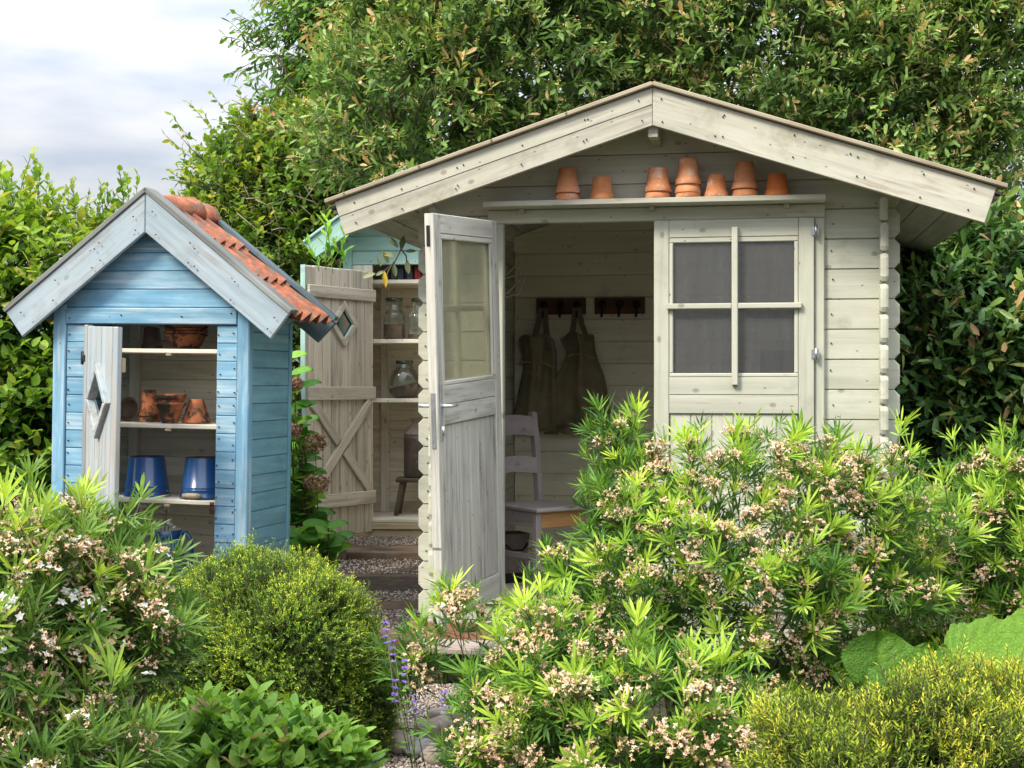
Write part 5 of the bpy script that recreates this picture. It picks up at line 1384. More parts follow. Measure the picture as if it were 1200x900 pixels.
def choisya(name, label, base, lobes, n_obj, n_stuff, n_heads, mat, heads, young_bias, seed, lead=(-.45, -.5, .62)):
    global RNG
    RNG = np.random.default_rng(seed); random.seed(seed)
    t = thing(name, label, "shrub", base)
    YM = [spray_mesh("leafy_shoot", s, "long", [mat, STEM_G]) for s in SH_Y]; DM = [spray_mesh("leafy_shoot", s, "long", [mat, STEM_G]) for s in SH_D]
    P, D = lobes_points(lobes, 2600, .86, 1.0, .10)
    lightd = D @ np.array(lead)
    score = -D[:, 1] * 1.0 + .35 * D[:, 2] + RNG.random(len(P)) * .45
    near = np.argsort(-score)
    # even spread: greedy thinning
    sel = []; grid = {}
    for i in near:
        if score[i] < -.2: break
        key = tuple(np.floor(P[i] / .085).astype(int))
        if key in grid: continue
        grid[key] = 1; sel.append(i)
    sel = np.array(sel[:max(n_obj, n_heads)])
    k = min(n_obj, len(sel))
    g = nrm(D * .75 + np.array((0, -.05, .75)) + RNG.normal(0, .36, D.shape))
    Fr = frames(g)
    for i in sel[:k]:
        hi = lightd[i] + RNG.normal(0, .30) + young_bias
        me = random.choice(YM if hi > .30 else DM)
        put("leafy_shoot", me, t, P[i] - g[i] * .09, Fr[i], random.choice((rr(.6, .85), rr(.8, 1.12), rr(.9, 1.2))))
    hs = RNG.permutation(sel)[:n_heads]
    g2 = nrm(D * .7 + np.array((0, -.1, .8)) + RNG.normal(0, .2, D.shape)); F2 = frames(g2)
    for i in hs:
        put("flower_head", random.choice(heads), t, P[i] + g2[i] * rr(.01, .06) + np.array((0, -.02, .01)) + RNG.normal(0, .015, 3), F2[i], random.choice((rr(.55, .9), rr(.9, 1.2), rr(1.1, 1.5))))
    up = np.argsort(-(P[:, 2] + RNG.random(len(P)) * .5))[:400]     # a few long shoots that stand clear of the outline
    for i in RNG.permutation(up)[:5]:
        q = P[i] + g[i] * rr(.0, .04); put("leafy_shoot", random.choice(YM), t, q, Fr[i], rr(.8, 1.1))
        mb = MB(); mb.tube([Vector(P[i] - g[i] * .15) - Vector(base), Vector(q) - Vector(base)], [.003, .002], 5); part("shoot_stem", mb, STEM_G, t)
    P2, D2 = lobes_points(lobes, n_stuff, .45, .97, .10)
    g3 = nrm(D2 * .6 + np.array((0, 0, .7)) + RNG.normal(0, .4, D2.shape))
    lf, tw = scatter(SH_D, "mid", P2 - g3 * .08, g3, RNG.uniform(.75, 1.1, n_stuff), .8, 0.08, .5, RNG.normal(0, .08, n_stuff), .0016)
    stuff_part("foliage", [(*lf, 0), (*tw, 1)], [mat, STEM_G], t)
    tips = P2[RNG.permutation(n_stuff)[:26]]
    branches(t, base, [tuple(q) for q in tips], BARK, .013)
    return t
choisya("choisya_bush", "broad narrow-leaved bush with pinkish tan flower heads in front of the pale shed", (.62, 4.95, -.05),
        [lobe(850, 695, 5.0, 180, 172, .45), lobe(645, 825, 4.6, 86, 108, .32), lobe(738, 592, 5.15, 42, 84, .2), lobe(1000, 655, 5.15, 105, 118, .32), lobe(760, 870, 4.35, 160, 105, .3), lobe(548, 735, 4.85, 30, 26, .1), lobe(488, 790, 4.8, 26, 26, .08), lobe(742, 715, 4.8, 58, 95, .24), lobe(560, 875, 4.5, 46, 62, .18), lobe(625, 712, 4.9, 22, 26, .1), lobe(668, 700, 4.85, 28, 40, .12)],
        292, 640, 245, L_CHOI, HEADS, .25, 31)
choisya("choisya_bush", "smaller narrow-leaved bush at the right edge beside the shed corner", (1.95, 5.7, -.05),
        [lobe(1165, 655, 5.7, 110, 105, .36), lobe(1090, 695, 5.7, 60, 95, .3), lobe(1235, 620, 5.6, 75, 95, .3)], 160, 320, 105, L_CHOI, HEADS, .2, 33)
choisya("choisya_bush", "narrow-leaved bush with white-flecked flower heads at the left edge in front of the blue shed", (-1.25, 3.75, -.05),
        [lobe(25, 760, 3.7, 105, 135, .3), lobe(130, 715, 3.75, 46, 68, .14), lobe(60, 655, 3.8, 48, 44, .13), lobe(175, 760, 3.7, 28, 40, .1), lobe(90, 895, 3.5, 70, 48, .18)], 205, 200, 195, L_CHOI2, HEADS_W, .12, 35)

# ---- clipped yews
def yew(name, label, base, lobes, n, mat, L, nl, nw, upb, seed, clip, lumps=.05):
    global RNG
    RNG = np.random.default_rng(seed); random.seed(seed)
    t = thing(name, label, "shrub", base)
    SP = [spray_needles(L * rr(.8, 1.2), 16, nl, nw, .12, .66, .30 if i % 4 == 0 else .08) for i in range(8)]
    P, D = lobes_points(lobes, n, .93 if clip else .86, 1.0, lumps)
    hol = np.sin(P[:, 0] * 47 + 3 * np.sin(P[:, 2] * 19)) * np.sin(P[:, 2] * 61 + 2 * np.sin(P[:, 0] * 23)) + .7 * np.sin(P[:, 0] * 17 + 2) * np.sin(P[:, 2] * 15 + P[:, 1] * 21)
    keep = (D[:, 1] < .45) & (hol + RNG.normal(0, .35, len(P)) > -.42); P, D = P[keep], D[keep]; m = len(P)
    P = P + D * (RNG.exponential(.012, m) * (D[:, 2] > -.2))[:, None]
    g = nrm(D * .8 + np.array((0, 0, upb)) + RNG.normal(0, .38, D.shape))
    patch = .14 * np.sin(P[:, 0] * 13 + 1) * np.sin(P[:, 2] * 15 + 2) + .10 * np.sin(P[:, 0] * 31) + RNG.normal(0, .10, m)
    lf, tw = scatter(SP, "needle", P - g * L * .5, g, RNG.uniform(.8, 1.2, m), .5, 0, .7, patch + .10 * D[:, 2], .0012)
    stuff_part("foliage", [(*lf, 0), (*tw, 1)], [mat, BARK], t)
    P2, D2 = lobes_points(lobes, n // 2, .70, .93, lumps)
    g2 = nrm(D2 + RNG.normal(0, .5, D2.shape))
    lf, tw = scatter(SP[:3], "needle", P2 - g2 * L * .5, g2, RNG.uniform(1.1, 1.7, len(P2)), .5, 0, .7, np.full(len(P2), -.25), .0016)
    stuff_part("inner_foliage", [(*lf, 0), (*tw, 1)], [mat, BARK], t)
    tips = P2[RNG.permutation(len(P2))[:14]]
    branches(t, base, [tuple(q) for q in tips], BARK, .012)
    return t
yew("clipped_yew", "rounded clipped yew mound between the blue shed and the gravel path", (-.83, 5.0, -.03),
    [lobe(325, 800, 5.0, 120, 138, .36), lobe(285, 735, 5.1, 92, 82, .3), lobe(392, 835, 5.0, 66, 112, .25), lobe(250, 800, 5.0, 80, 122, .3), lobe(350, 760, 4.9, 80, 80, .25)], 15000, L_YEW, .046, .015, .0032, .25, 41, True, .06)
yew("golden_yew", "low golden-tipped yew mound in the bottom right corner", (1.1, 3.6, -.03),
    [lobe(1090, 935, 3.6, 205, 122, .36), lobe(1190, 905, 3.7, 115, 98, .3), lobe(965, 945, 3.55, 85, 85, .2)], 9500, L_GOLD, .072, .023, .0038, .85, 43, False, .13)

# ---- ground-hugging leafy plant: every leaf a part
def leaf_mesh(name, mat, L, W, kind, curl, tints, nu=5, nv=7, vein=.02, rib=0.0):
    V = []; F = []; T = []
    ph = rr(0, 6)
    for j in range(nv + 1):
        v = j / nv
        if kind == "broad": wv = math.sin(math.pi * min(1, v * .92 + .08)) ** .6 * (1 - .15 * v)
        else: wv = math.sin(math.pi * (v * .93 + .05)) ** .85
        if j == nv: wv = .02
        for i in range(nu + 1):
            u = 2 * i / nu - 1
            z = abs(u) * .16 * W - curl * L * v * v + vein * L * .3 * math.sin(v * 26 + abs(u) * 5) * (1 - abs(u)) * .4 + rr(-.004, .004) * L
            tt = tints + RNG.normal(0, .04)
            if rib:                                           # ribs, puckers between them and a frilled margin
                q = (v - .42 * abs(u)) * 7.0; pk = abs(math.sin(math.pi * q)) ** .5; mid = min(1, abs(u) * 9)
                z += rib * L * (pk * mid - .5) + .035 * L * math.sin(v * 13 + ph + 2 * (u > 0)) * abs(u) ** 2 + rr(-.004, .004) * L
                tt += -.40 * (pk * mid - .6) + RNG.normal(0, .05)
            ser = 1 + ((.06 if not rib else .035) * (j % 2) if abs(u) > .99 else 0)
            V.append((u * W / 2 * wv * ser, L * v, z)); T.append(tt)
    for j in range(nv):
        for i in range(nu):
            a = j * (nu + 1) + i; F.append((a, a + 1, a + nu + 2)); F.append((a, a + nu + 2, a + nu + 1))
    return tri_mesh(name, [(np.array(V), np.array(F), np.array(T), 0)], mat)
def put_leaf(name, me, parent, pos, d, n, s=1.0):
    d = Vector(d).normalized(); n = Vector(n); x = d.cross(n).normalized(); z = x.cross(d)
    o = link(name, me); o.parent = parent
    p = Vector(pos) - Vector(parent.location)
    o.matrix_basis = Matrix(((x[0] * s, d[0] * s, z[0] * s, p[0]), (x[1] * s, d[1] * s, z[1] * s, p[1]), (x[2] * s, d[2] * s, z[2] * s, p[2]), (0, 0, 0, 1)))
    return o
random.seed(51); RNG = np.random.default_rng(51)
gp = thing("leafy_ground_plant", "low mound of fresh pointed green leaves at the foot of the clipped yew", "plant", (-.79, 4.15, -.03))
GM = [leaf_mesh("leaf", L_GRND, .074, .034, "point", rr(.12, .3), tv) for tv in (.2, .4, .55, .7, .85, .98)]
GL = [lobe(255, 925, 4.15, 125, 92, .26), lobe(360, 925, 4.2, 75, 75, .2), lobe(180, 930, 4.1, 60, 70, .2)]
Pg, Dg = lobes_points(GL, 900, .93, 1.0, .06)
Pg, Dg = Pg[Dg[:, 1] < .25], Dg[Dg[:, 1] < .25]
cnt = 0; used = {}
for p, d in zip(Pg, Dg):
    key = tuple(np.floor(p / .052).astype(int))
    if key in used or cnt >= 296: continue
    used[key] = 1
    a0 = rr(0, 6.28)
    for j in range(4):
        if cnt >= 296: break
        a = a0 + j * 1.6 + rr(-.3, .3); el = rr(.35, 1.1)
        dd = np.array((math.cos(a) * math.cos(el), math.sin(a) * math.cos(el), math.sin(el))) + d * .35
        put_leaf("leaf", random.choice(GM if j else GM[3:]), gp, p, dd, (-math.cos(a) * .3 + rr(-.3, .3), -math.sin(a) * .3 - .25, 1), rr(.7, 1.2)); cnt += 1
Sg = [spray_alt(.12, 9, .062, .028, .1, .55, .9) for _ in range(4)]
P2, D2 = lobes_points(GL, 420, .55, .92, .05)
lf, tw = scatter(Sg, "ovate", P2 - D2 * .05, nrm(D2 * .4 + np.array((0, 0, 1.)) + RNG.normal(0, .25, D2.shape)), RNG.uniform(.8, 1.1, len(P2)), .9, 0, .4, None, .002)
stuff_part("lower_foliage", [(*lf, 0), (*tw, 1)], [L_GRND, STEM_G], gp)

# ---- big soft leaves at the right
bp_ = thing("big_leaf_plant", "plant with huge crinkled soft green leaves between bush and golden yew", "plant", (*wp(1150, 830, 4.4)[:2], -.03))
for (px, py, D, d, n, L, W, tv, curl) in [(1030, 812, 4.5, (.12, .35, .9), (.1, -.85, .30), .20, .30, .12, .12), (1120, 775, 4.45, (.9, .3, .30), (-.2, -.45, .9), .36, .25, .75, .28), (1130, 800, 4.3, (.8, -.25, .42), (-.3, -.5, .85), .30, .24, .6, .2), (1090, 812, 4.5, (.25, .5, .55), (0, -.6, .8), .20, .22, .4, .25), (1195, 790, 4.4, (.5, .2, .65), (-.4, -.7, .6), .30, .26, .85, .3), (1060, 820, 4.35, (-.55, -.3, .4), (.2, -.4, .9), .18, .17, .3, .3)]:
    me = leaf_mesh("leaf", L_BIG, L, W, "broad", curl, tv, 26, 30, .03, .045)
    p = wp(px, py, D); put_leaf("leaf", me, bp_, p, d, n)
    mb = MB(); b = Vector(bp_.location); mb.tube([Vector((0, 0, 0)), (Vector(p) - b) * .5 + Vector((0, 0, -.02)), Vector(p) - b], [.008, .007, .006], 6); part("leaf_stalk", mb, STEM_G, bp_)

# ---- hydrangea between the sheds
random.seed(61); RNG = np.random.default_rng(61)
HL = [leaf_mesh("leaf", L_HYD, .14, .105, "broad", rr(.1, .3), tv) for tv in (.1, .3, .5, .65, .85)]
def hydrangea(label, base, spots, heads, D):
    t = thing("hydrangea", label, "shrub", base)
    b = Vector(base)
    for px, py in spots:
        tip = Vector(wp(px, py, D + rr(-.12, .12))); pts = [b + Vector((rr(-.06, .06), rr(-.05, .05), 0)), (b + tip) / 2 + Vector((rr(-.05, .05), 0, 0)), tip]
        mb = MB(); mb.tube([p - b for p in pts], [.008, .006, .004], 6); part("stem", mb, BARK, t)
        for j in range(9):
            u = .2 + .8 * j / 8; p = pts[0].lerp(tip, u); a = j * 1.6 + rr(-.5, .5)
            put_leaf("leaf", random.choice(HL if j < 4 else HL[1:]), t, p, (math.cos(a), math.sin(a) - .25, rr(.05, .5)), (rr(-.3, .3), -.5, .9), rr(.65, 1.1))
    for px, py, r in heads:
        c = np.array(wp(px, py, D - .18)); s = Spray(); n = 120
        for i in range(n):
            d = nrm(RNG.normal(0, 1, 3)); q = d * r * rr(.75, 1.05); q[2] *= .75
            for j in range(4):
                a = j * 1.57 + rr(-.3, .3); x = nrm(np.cross(d, (.3, .2, 1))); y = np.cross(d, x)
                s.leaf(q, x * math.cos(a) + y * math.sin(a) + d * rr(-.3, .5), .0125, .0105, rr(0, 1), d + RNG.normal(0, .3, 3))
        s.stem = [((0, .05, -.15), (0, 0, 0))]
        o = link("dried_flower_head", spray_mesh("dried_flower_head", s, "mid", [L_DRYH, BARK], .003), t); o.location = Vector(c) - b
    return t
hydrangea("hydrangea with dry brown flower heads between the blue shed and the grey cupboard door", (-1.12, 7.72, .36),
          [(342, 440), (352, 455), (345, 480), (354, 495), (346, 520), (358, 540), (344, 560), (354, 580), (340, 500), (336, 420), (350, 600), (345, 640)], [(369, 519, .066), (371, 566, .072), (343, 505, .05), (345, 450, .05)], 7.6)
hydrangea("small leafy hydrangea seedling at the foot of the cupboard door beside the top step", (-1.07, 7.45, .28),
          [(372, 622), (385, 618), (360, 632), (394, 632), (378, 645), (356, 618)], [], 7.4)

# ---- catmint by the path
random.seed(71); RNG = np.random.default_rng(71)
for ci_, (lab, base, tops) in enumerate((("thin violet-flowered catmint stems leaning over the gravel beside the yew", wp(492, 900, 4.55), [(452, 690), (460, 712), (474, 735), (463, 758), (486, 775)]), ("violet catmint spikes low between the path and the large bush", wp(560, 910, 4.6), [(520, 772), (545, 815), (572, 800), (600, 790), (538, 868)]))):
    t = thing("catmint", lab, "flowers", (base[0], base[1], 0))
    for px, py in tops:
        tip = Vector(wp(px, py + 40, 4.5)) - Vector(t.location); pts = [Vector((rr(-.03, .03), rr(-.03, .03), 0)), tip * .5 + Vector((rr(-.03, .03), 0, .04)), tip]
        mb = MB(); mb.tube(pts, .0018, 5); part("stem", mb, STEM_G, t)
        s = Spray(); lfv = Spray()
        for k in range(4):
            c = np.array(tip) * 1.0 + np.array((0, 0, -.022 * k))
            for j in range(12 - 2 * k):
                a = rr(0, 6.28); s.leaf(c, (math.cos(a), math.sin(a), rr(-.2, .7)), rr(.010, .016), .0085, rr(0, 1), (rr(-1, 1), -1, 1))
        s.stem = []
        link("flower_spike", spray_mesh("flower_spike", s, "mid", [L_PURP, STEM_G]), t)
        for k in range(5):
            u = .2 + .13 * k; p = Vector(t.location) + (pts[0].lerp(pts[1], u * 2) if u < .5 else pts[1].lerp(pts[2], u * 2 - 1)); a = rr(0, 6.28)
            put_leaf("leaf", random.choice(GM[:3]), t, p, (math.cos(a), math.sin(a), .3), (0, -.3, 1), .42)

# ---- hedges, shrubs and trees behind
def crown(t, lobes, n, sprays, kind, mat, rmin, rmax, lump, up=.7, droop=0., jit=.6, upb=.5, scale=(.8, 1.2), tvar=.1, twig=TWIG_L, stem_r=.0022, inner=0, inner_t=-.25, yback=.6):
    P, D = lobes_points(lobes, n, rmin, rmax, lump)
    k = D[:, 1] < yback; P, D = P[k], D[k]; m = len(P)
    g = nrm(D * .8 + np.array((0, 0, upb)) + RNG.normal(0, .45, D.shape))
    cl = .12 * np.sin(P[:, 0] * 4.3 + 1.7 * P[:, 2]) * np.sin(P[:, 2] * 5.1 + 1) + RNG.normal(0, tvar, m)
    lf, tw = scatter(sprays, kind, P, g, RNG.uniform(*scale, m), up, droop, jit, cl, stem_r)
    stuff_part("foliage", [(*lf, 0), (*tw, 1)], [mat, twig], t)
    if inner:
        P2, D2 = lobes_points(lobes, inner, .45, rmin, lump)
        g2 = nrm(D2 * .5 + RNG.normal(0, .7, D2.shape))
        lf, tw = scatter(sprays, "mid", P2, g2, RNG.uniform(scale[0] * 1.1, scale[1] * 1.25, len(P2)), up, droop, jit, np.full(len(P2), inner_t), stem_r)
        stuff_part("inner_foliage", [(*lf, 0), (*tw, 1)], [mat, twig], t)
    return P, g
def shoots(t, name, sprays, kind, mats, P, g, s=(.8, 1.2), up=None):
    ms = [spray_mesh(name, q, kind, mats, .003) for q in sprays]; F = frames(g)
    for i in range(len(P)): put(name, random.choice(ms), t, P[i], F[i], rr(*s))
# hornbeam hedge at the left
random.seed(81); RNG = np.random.default_rng(81)
hg = thing("hornbeam_hedge", "tall leafy hornbeam hedge at the left behind the blue shed", "hedge", (-3.0, 8.0, .3))
SPH = [spray_alt(rr(.16, .24), 9, .072, .040, .28, .74, .95) for _ in range(8)]
HGL = [lobe(-80, 470, 7.7, 130, 215, .5), lobe(40, 460, 7.6, 115, 190, .45), lobe(150, 470, 7.9, 80, 185, .45), lobe(20, 580, 7.3, 105, 160, .35), lobe(215, 500, 8.2, 50, 190, .4)]
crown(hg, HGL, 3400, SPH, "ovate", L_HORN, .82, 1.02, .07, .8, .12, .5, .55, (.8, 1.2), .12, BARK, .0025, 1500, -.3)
LONG = [spray_alt(rr(.26, .36), 10, .056, .032, .45, .85, .75) for _ in range(4)]
n = 40; px = RNG.uniform(-10, 170, n); pos = np.array([wp(a, 262 - max(0, 40 - abs(a - 30)) * .5 + max(0, a - 90) * .12 + rr(-8, 12), 7.75 + rr(-.25, .25)) for a in px])
shoots(hg, "leafy_shoot", LONG, "ovate", [L_HORN, BARK], pos, nrm(np.array((0, -.05, 1.)) + RNG.normal(0, .22, (n, 3))), (.5, 1.0))
branches(hg, (-2.9, 8.0, .3), [wp(a, b, 7.8) for a, b in ((0, 300), (60, 280), (120, 300), (30, 420), (180, 330))], BARK, .03)
# viburnum with bare twigs
random.seed(83); RNG = np.random.default_rng(83)
vb = thing("viburnum_shrub", "twiggy yellow-green shrub between the blue shed ridge and the big evergreen", "shrub", (-1.8, 10.8, .2))
SPV = [spray_alt(rr(.16, .26), 9, .062, .036, .28, .78, .9) for _ in range(8)]
VL = [lobe(325, 330, 10.6, 95, 140, .5), lobe(275, 235, 10.7, 40, 58, .4), lobe(395, 275, 10.6, 75, 115, .4), lobe(335, 430, 10.4, 65, 120, .4), lobe(350, 215, 11.0, 85, 80, .4)]
crown(vb, VL, 2600, SPV, "ovate", L_VIB, .80, 1.06, .13, .8, .05, .6, .4, (.75, 1.15), .14, TWIG_L, .003, 800, -.35)
tw_P, tw_D = lobes_points(VL, 190, .92, 1.05, .1)
for p, d in zip(tw_P, tw_D):
    if d[1] > .2: continue
    q = Vector(p) + Vector((rr(-.35, .35), -.12, rr(-.1, .30))); m = (Vector(p) + q) / 2 + Vector((rr(-.06, .06), -.05, rr(-.06, .06))); b = Vector(vb.location)
    p0 = Vector(p) - Vector(d) * .15
    mb = MB(); mb.tube([p0 - b, m - b, q - b], [.0065, .005, .0025], 5); mb.tube([m - b, m - b + Vector((rr(-.16, .16), -.03, rr(0, .16)))], [.004, .002], 4); part("bare_twig", mb, TWIG_L, vb)
LV = [spray_alt(rr(.3, .42), 9, .062, .030, .5, 1.0, .8) for _ in range(4)]
pos = np.array([wp(a, b, 10.7) for a, b in ((212, 150), (232, 140), (250, 165), (205, 195), (216, 215), (262, 130), (228, 180))])
shoots(vb, "leafy_shoot", LV, "ovate", [L_VIB, BARK], pos - np.array((-.12, 0, .10)), nrm(np.array((-.7, -.1, .6)) + RNG.normal(0, .25, (len(pos), 3))), (.8, 1.1))
branches(vb, (-1.8, 10.8, .2), [wp(a, b, 10.7) for a, b in ((260, 210), (310, 160), (370, 180), (330, 260), (410, 240))], BARK, .03)
# cherry tree top left
random.seed(85); RNG = np.random.default_rng(85)
cy = thing("cherry_tree", "cherry tree with drooping pointed leaves against the sky at upper left", "tree", (-1.0, 11.4, .3))
SPC = [spray_alt(rr(.28, .42), 12, .095, .030, .25, .75, .9) for _ in range(7)]
CL = [lobe(405, 60, 11.2, 60, 85, .6), lobe(355, 150, 11.0, 30, 30, .3), lobe(470, -30, 11.4, 110, 95, .6), lobe(400, 170, 11.4, 70, 60, .5), lobe(330, 60, 11.2, 28, 18, .2), lobe(365, -10, 11.3, 30, 30, .3)]
crown(cy, CL, 1150, SPC, "long", L_CHER, .55, 1.1, .16, .3, .75, .5, .25, (.7, 1.05), .10, BARK, .0035, 350, -.25)
pos = np.array([wp(a, b, 11.1) for a, b in ((318, 52), (310, 66), (330, 30), (345, 40), (300, 110), (322, 115), (340, 5), (360, 25), (335, 85), (290, 118))])
shoots(cy, "leafy_shoot", [spray_alt(rr(.3, .4), 11, .09, .028, .3, .8, .8) for _ in range(3)], "long", [L_CHER, BARK], pos - np.array((-.15, 0, .02)), nrm(np.array((-.85, -.1, .25)) + RNG.normal(0, .25, (len(pos), 3))), (.7, 1.0))
cyb = Vector(cy.location)
mb = MB(); mb.tube([Vector((0, 0, 0)), Vector((.06, .05, 1.1)), Vector((-.02, 0, 2.3)), Vector((.05, .05, 3.6)), Vector((.0, 0, 4.6))], [.12, .10, .075, .05, .02], 10); part("trunk", mb, BARK, cy)
branches(cy, (-1.0, 11.4, 2.6), [wp(a, b, 11.1) for a, b in ((322, 62), (345, 150), (400, 20), (430, 90), (470, -40))], BARK, .03, "limb")
# big cotoneaster behind and above the pale shed
random.seed(87); RNG = np.random.default_rng(87)
ct = thing("cotoneaster_tree", "big evergreen cotoneaster with narrow leaves spreading above the pale shed roof", "tree", (.9, 10.4, 0))
def spray_coto():
    s = spray_alt(rr(.17, .26), 11, .080, .0255, .32, .76, .85)
    for i in range(len(s.t)):
        if random.random() < .03: s.t[i] = rr(.92, 1)
    if random.random() < .4:                              # dry flower remains at the tip
        for i in range(9):
            a = rr(0, 6.28); s.leaf((rr(-.02, .02), rr(-.02, .02), s.stem[-1][1][2] + rr(-.02, .015)), (math.cos(a), math.sin(a), rr(-.2, .6)), rr(.014, .024), .008, rr(.93, 1.0), (rr(-1, 1), rr(-1, 1), 1))
    return s
SPT = [spray_coto() for _ in range(10)]
TL = [lobe(500, 150, 9.7, 125, 120, .6), lobe(430, 250, 10.6, 70, 80, .4), lobe(620, 70, 9.8, 150, 150, .7), lobe(760, 20, 10.0, 160, 130, .7), lobe(900, 70, 9.8, 150, 140, .7), lobe(1020, 120, 9.7, 110, 130, .6), lobe(1080, 20, 10.0, 110, 90, .6), lobe(560, 0, 10.2, 150, 110, .6), lobe(640, 230, 9.9, 160, 100, .5), lobe(900, 230, 9.9, 220, 110, .5), lobe(950, -60, 10.3, 250, 110, .6), lobe(700, -80, 10.4, 200, 110, .6), lobe(1060, 250, 9.6, 70, 90, .4), lobe(1130, 60, 9.8, 75, 95, .5), lobe(1120, 190, 9.8, 50, 70, .4), lobe(1200, 60, 10.0, 60, 70, .4)]
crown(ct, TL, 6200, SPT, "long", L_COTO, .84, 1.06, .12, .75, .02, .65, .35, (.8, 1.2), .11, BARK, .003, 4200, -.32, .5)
# thin right-hand boughs with sky between them
TR_ = [lobe(1150, 110, 9.5, 45, 40, .25), lobe(1175, 220, 9.5, 40, 30, .2), lobe(1130, 200, 9.6, 35, 40, .2), lobe(1190, 20, 9.8, 60, 50, .3), lobe(1185, 155, 9.6, 30, 22, .2), lobe(1200, 320, 9.4, 45, 40, .25), lobe(1135, 290, 9.5, 50, 50, .3)]
crown(ct, TR_, 420, SPT, "long", L_COTO, .5, 1.15, .15, .75, .02, .65, .35, (.8, 1.2), .11, BARK, .003, 0)
for pts, r in (([(.9, 10.4, 0), (.95, 10.3, 1.1), (1.05, 10.3, 2.3), (1.0, 10.2, 3.4), (1.1, 10.2, 4.3)], .11), ([(1.0, 10.4, .8), (1.5, 10.2, 2.0), (2.2, 9.9, 3.0), (2.9, 9.7, 3.6)], .06), ([(.9, 10.4, .9), (.3, 10.2, 2.1), (-.3, 9.9, 3.1), (-.7, 9.8, 3.7)], .06), ([(1.0, 10.3, 1.6), (1.9, 10.0, 2.3), (2.9, 9.7, 2.6), (3.4, 9.6, 2.9)], .045), ([(.9, 10.3, 1.5), (.1, 10.0, 2.3), (-.7, 9.7, 2.5)], .045)):
    mb = MB(); mb.tube([Vector(p) - Vector(ct.location) for p in pts], list(np.linspace(r, r * .35, len(pts))), 8); part("trunk" if r > .1 else "limb", mb, BARK, ct)
tP, tD = lobes_points(TL[:7], 110, .9, 1.02, .1)
for p, d in zip(tP, tD):
    if d[1] > .2: continue
    b = Vector(ct.location); p0 = Vector(p) - Vector(d) * .35 + Vector((0, 0, -.25)); q = Vector(p) + Vector((rr(-.2, .2), -.08, rr(0, .3))); m = (p0 + q) / 2 + Vector((rr(-.06, .06), rr(-.05, 0), rr(-.03, .03)))
    mb = MB(); mb.tube([p0 - b, m - b, q - b], [.010, .007, .003], 5); part("twig", mb, BARK, ct)
# darker evergreen right of the shed
random.seed(89); RNG = np.random.default_rng(89)
dk = thing("dark_evergreen", "dark glossy evergreen shrub standing at the right of the pale shed", "shrub", (2.5, 8.6, 0))
SPD = [spray_alt(rr(.18, .28), 10, .105, .036, .25, .75, .9) for _ in range(8)]
DL = [lobe(1150, 430, 8.3, 95, 130, .5), lobe(1110, 520, 8.2, 80, 110, .45), lobe(1220, 480, 8.2, 90, 150, .5), lobe(1160, 330, 8.6, 85, 60, .4), lobe(1090, 380, 8.8, 55, 120, .4), lobe(1180, 600, 8.1, 110, 110, .5)]
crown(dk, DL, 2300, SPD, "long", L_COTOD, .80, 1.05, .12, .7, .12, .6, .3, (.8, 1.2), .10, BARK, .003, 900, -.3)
branches(dk, (2.5, 8.6, 0), [wp(a, b, 8.4) for a, b in ((1100, 330), (1150, 360), (1200, 420), (1080, 450))], BARK, .03)
# far dense tree behind everything at the top
random.seed(91); RNG = np.random.default_rng(91)
ft = thing("background_tree", "dense dark green tree glimpsed behind the cotoneaster and the cherry", "tree", (.6, 14.5, 0))
SPF = [spray_alt(rr(.28, .4), 10, .10, .055, .1, .45, .9) for _ in range(5)]
FL = [lobe(480, 120, 13.5, 110, 160, 1.0), lobe(650, 80, 13.8, 220, 220, 1.0), lobe(880, 80, 13.8, 220, 220, 1.0), lobe(1020, 140, 13.6, 80, 130, .7), lobe(430, 330, 13.0, 140, 170, .8)]
crown(ft, FL, 4200, SPF, "mid", L_CHER, .70, 1.05, .12, .7, .15, .6, .3, (.9, 1.3), .10, BARK, .005, 900, -.15)
mb = MB(); mb.tube([(0, 0, 0), (.1, 0, 2), (0, 0, 4), (.1, 0, 6)], [.2, .17, .12, .04], 10); part("trunk", mb, BARK, ft)

# ---- sprigs by the cupboard
random.seed(93); RNG = np.random.default_rng(93)
L_SPRIG = leafmat("bright_sprig_leaf", [(0.0, (.04, .12, .02)), (.5, (.10, .26, .03)), (1.0, (.26, .42, .05))], .3, .4)
sg = thing("leafy_sprigs", "bright green leafy sprigs rising behind the top of the cupboard door", "plant", wp(388, 312, 8.1))
for px, py, L in ((382, 300, .26), (398, 300, .24), (374, 302, .16), (408, 298, .20), (390, 305, .30)):
    s = spray_alt(L, 10, .085, .022, .3, .85, .65); o = link("sprig", spray_mesh("sprig", s, "long", [L_SPRIG, STEM_G], .003), sg)
    o.location = Vector(wp(px, py + 16, 8.1)) - Vector(sg.location); o.rotation_euler = (rr(-.1, .2), (px - 388) * .02, rr(0, 6))
tb = thing("trailing_branch", "grey-leaved trailing branch with one yellow leaf hanging below the shed eave", "branch", wp(470, 296, 7.4))
b = Vector(tb.location)
for pts in ([(470, 292), (462, 308), (450, 318), (438, 322)], [(462, 306), (455, 318), (452, 328)], [(470, 292), (476, 300), (477, 310)]):
    mb = MB(); mb.tube([Vector(wp(x, y, 7.4)) - b for x, y in pts], [.004] * (len(pts) - 1) + [.002], 5); part("twig", mb, BARK, tb)
L_GREY = leafmat("grey_green_leaf", [(0.0, (.10, .13, .08)), (.5, (.20, .22, .13)), (.85, (.30, .28, .16)), (1.0, (.50, .36, .05))], .2, .6)
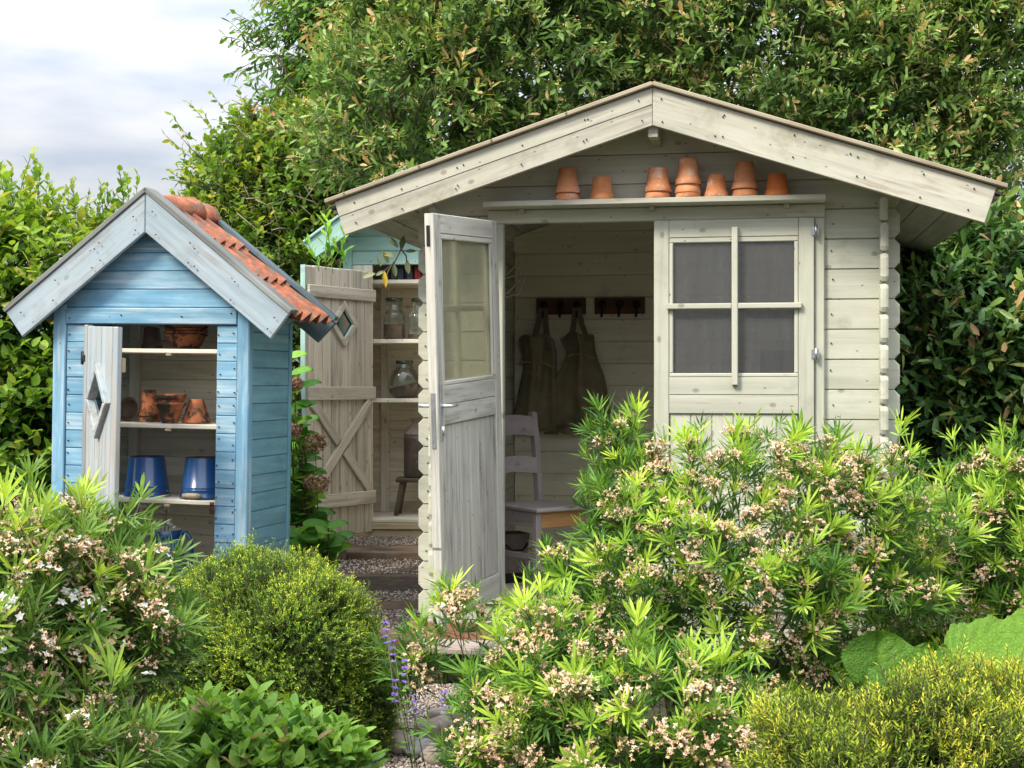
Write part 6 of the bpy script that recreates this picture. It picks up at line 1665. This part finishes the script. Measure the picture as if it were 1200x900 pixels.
GY = [leaf_mesh("leaf", L_GREY, .075, .030, "point", .2, tv) for tv in (.1, .4, .6, .8)]; GYY = leaf_mesh("leaf", L_GREY, .085, .026, "point", .25, 1.0)
for px, py, d in ((470, 292, (.2, -.3, .8)), (462, 300, (-.8, -.3, .2)), (455, 308, (-.3, -.4, .8)), (461, 310, (.2, -.3, -.9)), (450, 318, (-.6, -.4, -.3)), (446, 312, (-.2, -.2, .9)), (440, 321, (-.9, -.2, -.2)), (477, 305, (.1, -.2, -.9)), (475, 295, (.8, -.2, .1)), (466, 290, (-.5, -.2, .6))):
    put_leaf("leaf", random.choice(GY), tb, wp(px, py, 7.4), d, (rr(-.4, .4), -.8, .5), rr(.7, 1.1))
put_leaf("leaf", GYY, tb, wp(450, 318, 7.38), (.15, -.2, -1), (.2, -.9, .1))

# ---- stones by the path
random.seed(95)
for i, (px, py, D, r, m, lab) in enumerate([(508, 830, 5.15, .085, STONE, "large pinkish brown stone on the gravel beside the bush"), (468, 848, 5.0, .065, STONE, "rounded brown stone at the foot of the yew"), (490, 855, 4.95, .05, STONE_G, "grey stone between the two brown path stones"), (512, 868, 4.85, .055, STONE, "low brown stone nearest the bottom edge of the path"), (520, 800, 5.4, .06, STONE, "upright brown stone against the doorstep"), (462, 805, 5.3, .045, STONE, "small tan stone on the upper path by the yew")]):
    mb = MB(); n1, n2 = 9, 14; ph = [rr(0, 6) for _ in range(6)]
    V = []; F = []
    for a in range(n1 + 1):
        th = math.pi * a / n1
        for b_i in range(n2):
            f = 2 * math.pi * b_i / n2; d = Vector((math.sin(th) * math.cos(f), math.sin(th) * math.sin(f), math.cos(th)))
            q = 1 + .14 * math.sin(3 * d.x + ph[0]) + .12 * math.sin(4 * d.y + ph[1]) + .10 * math.sin(5 * d.z + 2 * d.x + ph[2]) + rr(-.025, .025)
            V.append((d.x * r * q * 1.15, d.y * r * q * .9, d.z * r * q * .72))
    for a in range(n1):
        for b_i in range(n2):
            j = (b_i + 1) % n2; F.append((a * n2 + b_i, (a + 1) * n2 + b_i, (a + 1) * n2 + j, a * n2 + j))
    mb.add(V, F, None, None, 0, True); o = part("path_stone", mb, m); o.location = (*wp(px, py, D)[:2], r * .35); o.rotation_euler = (0, 0, rr(0, 3)); tag(o, lab, "stone", "stones along the gravel path")
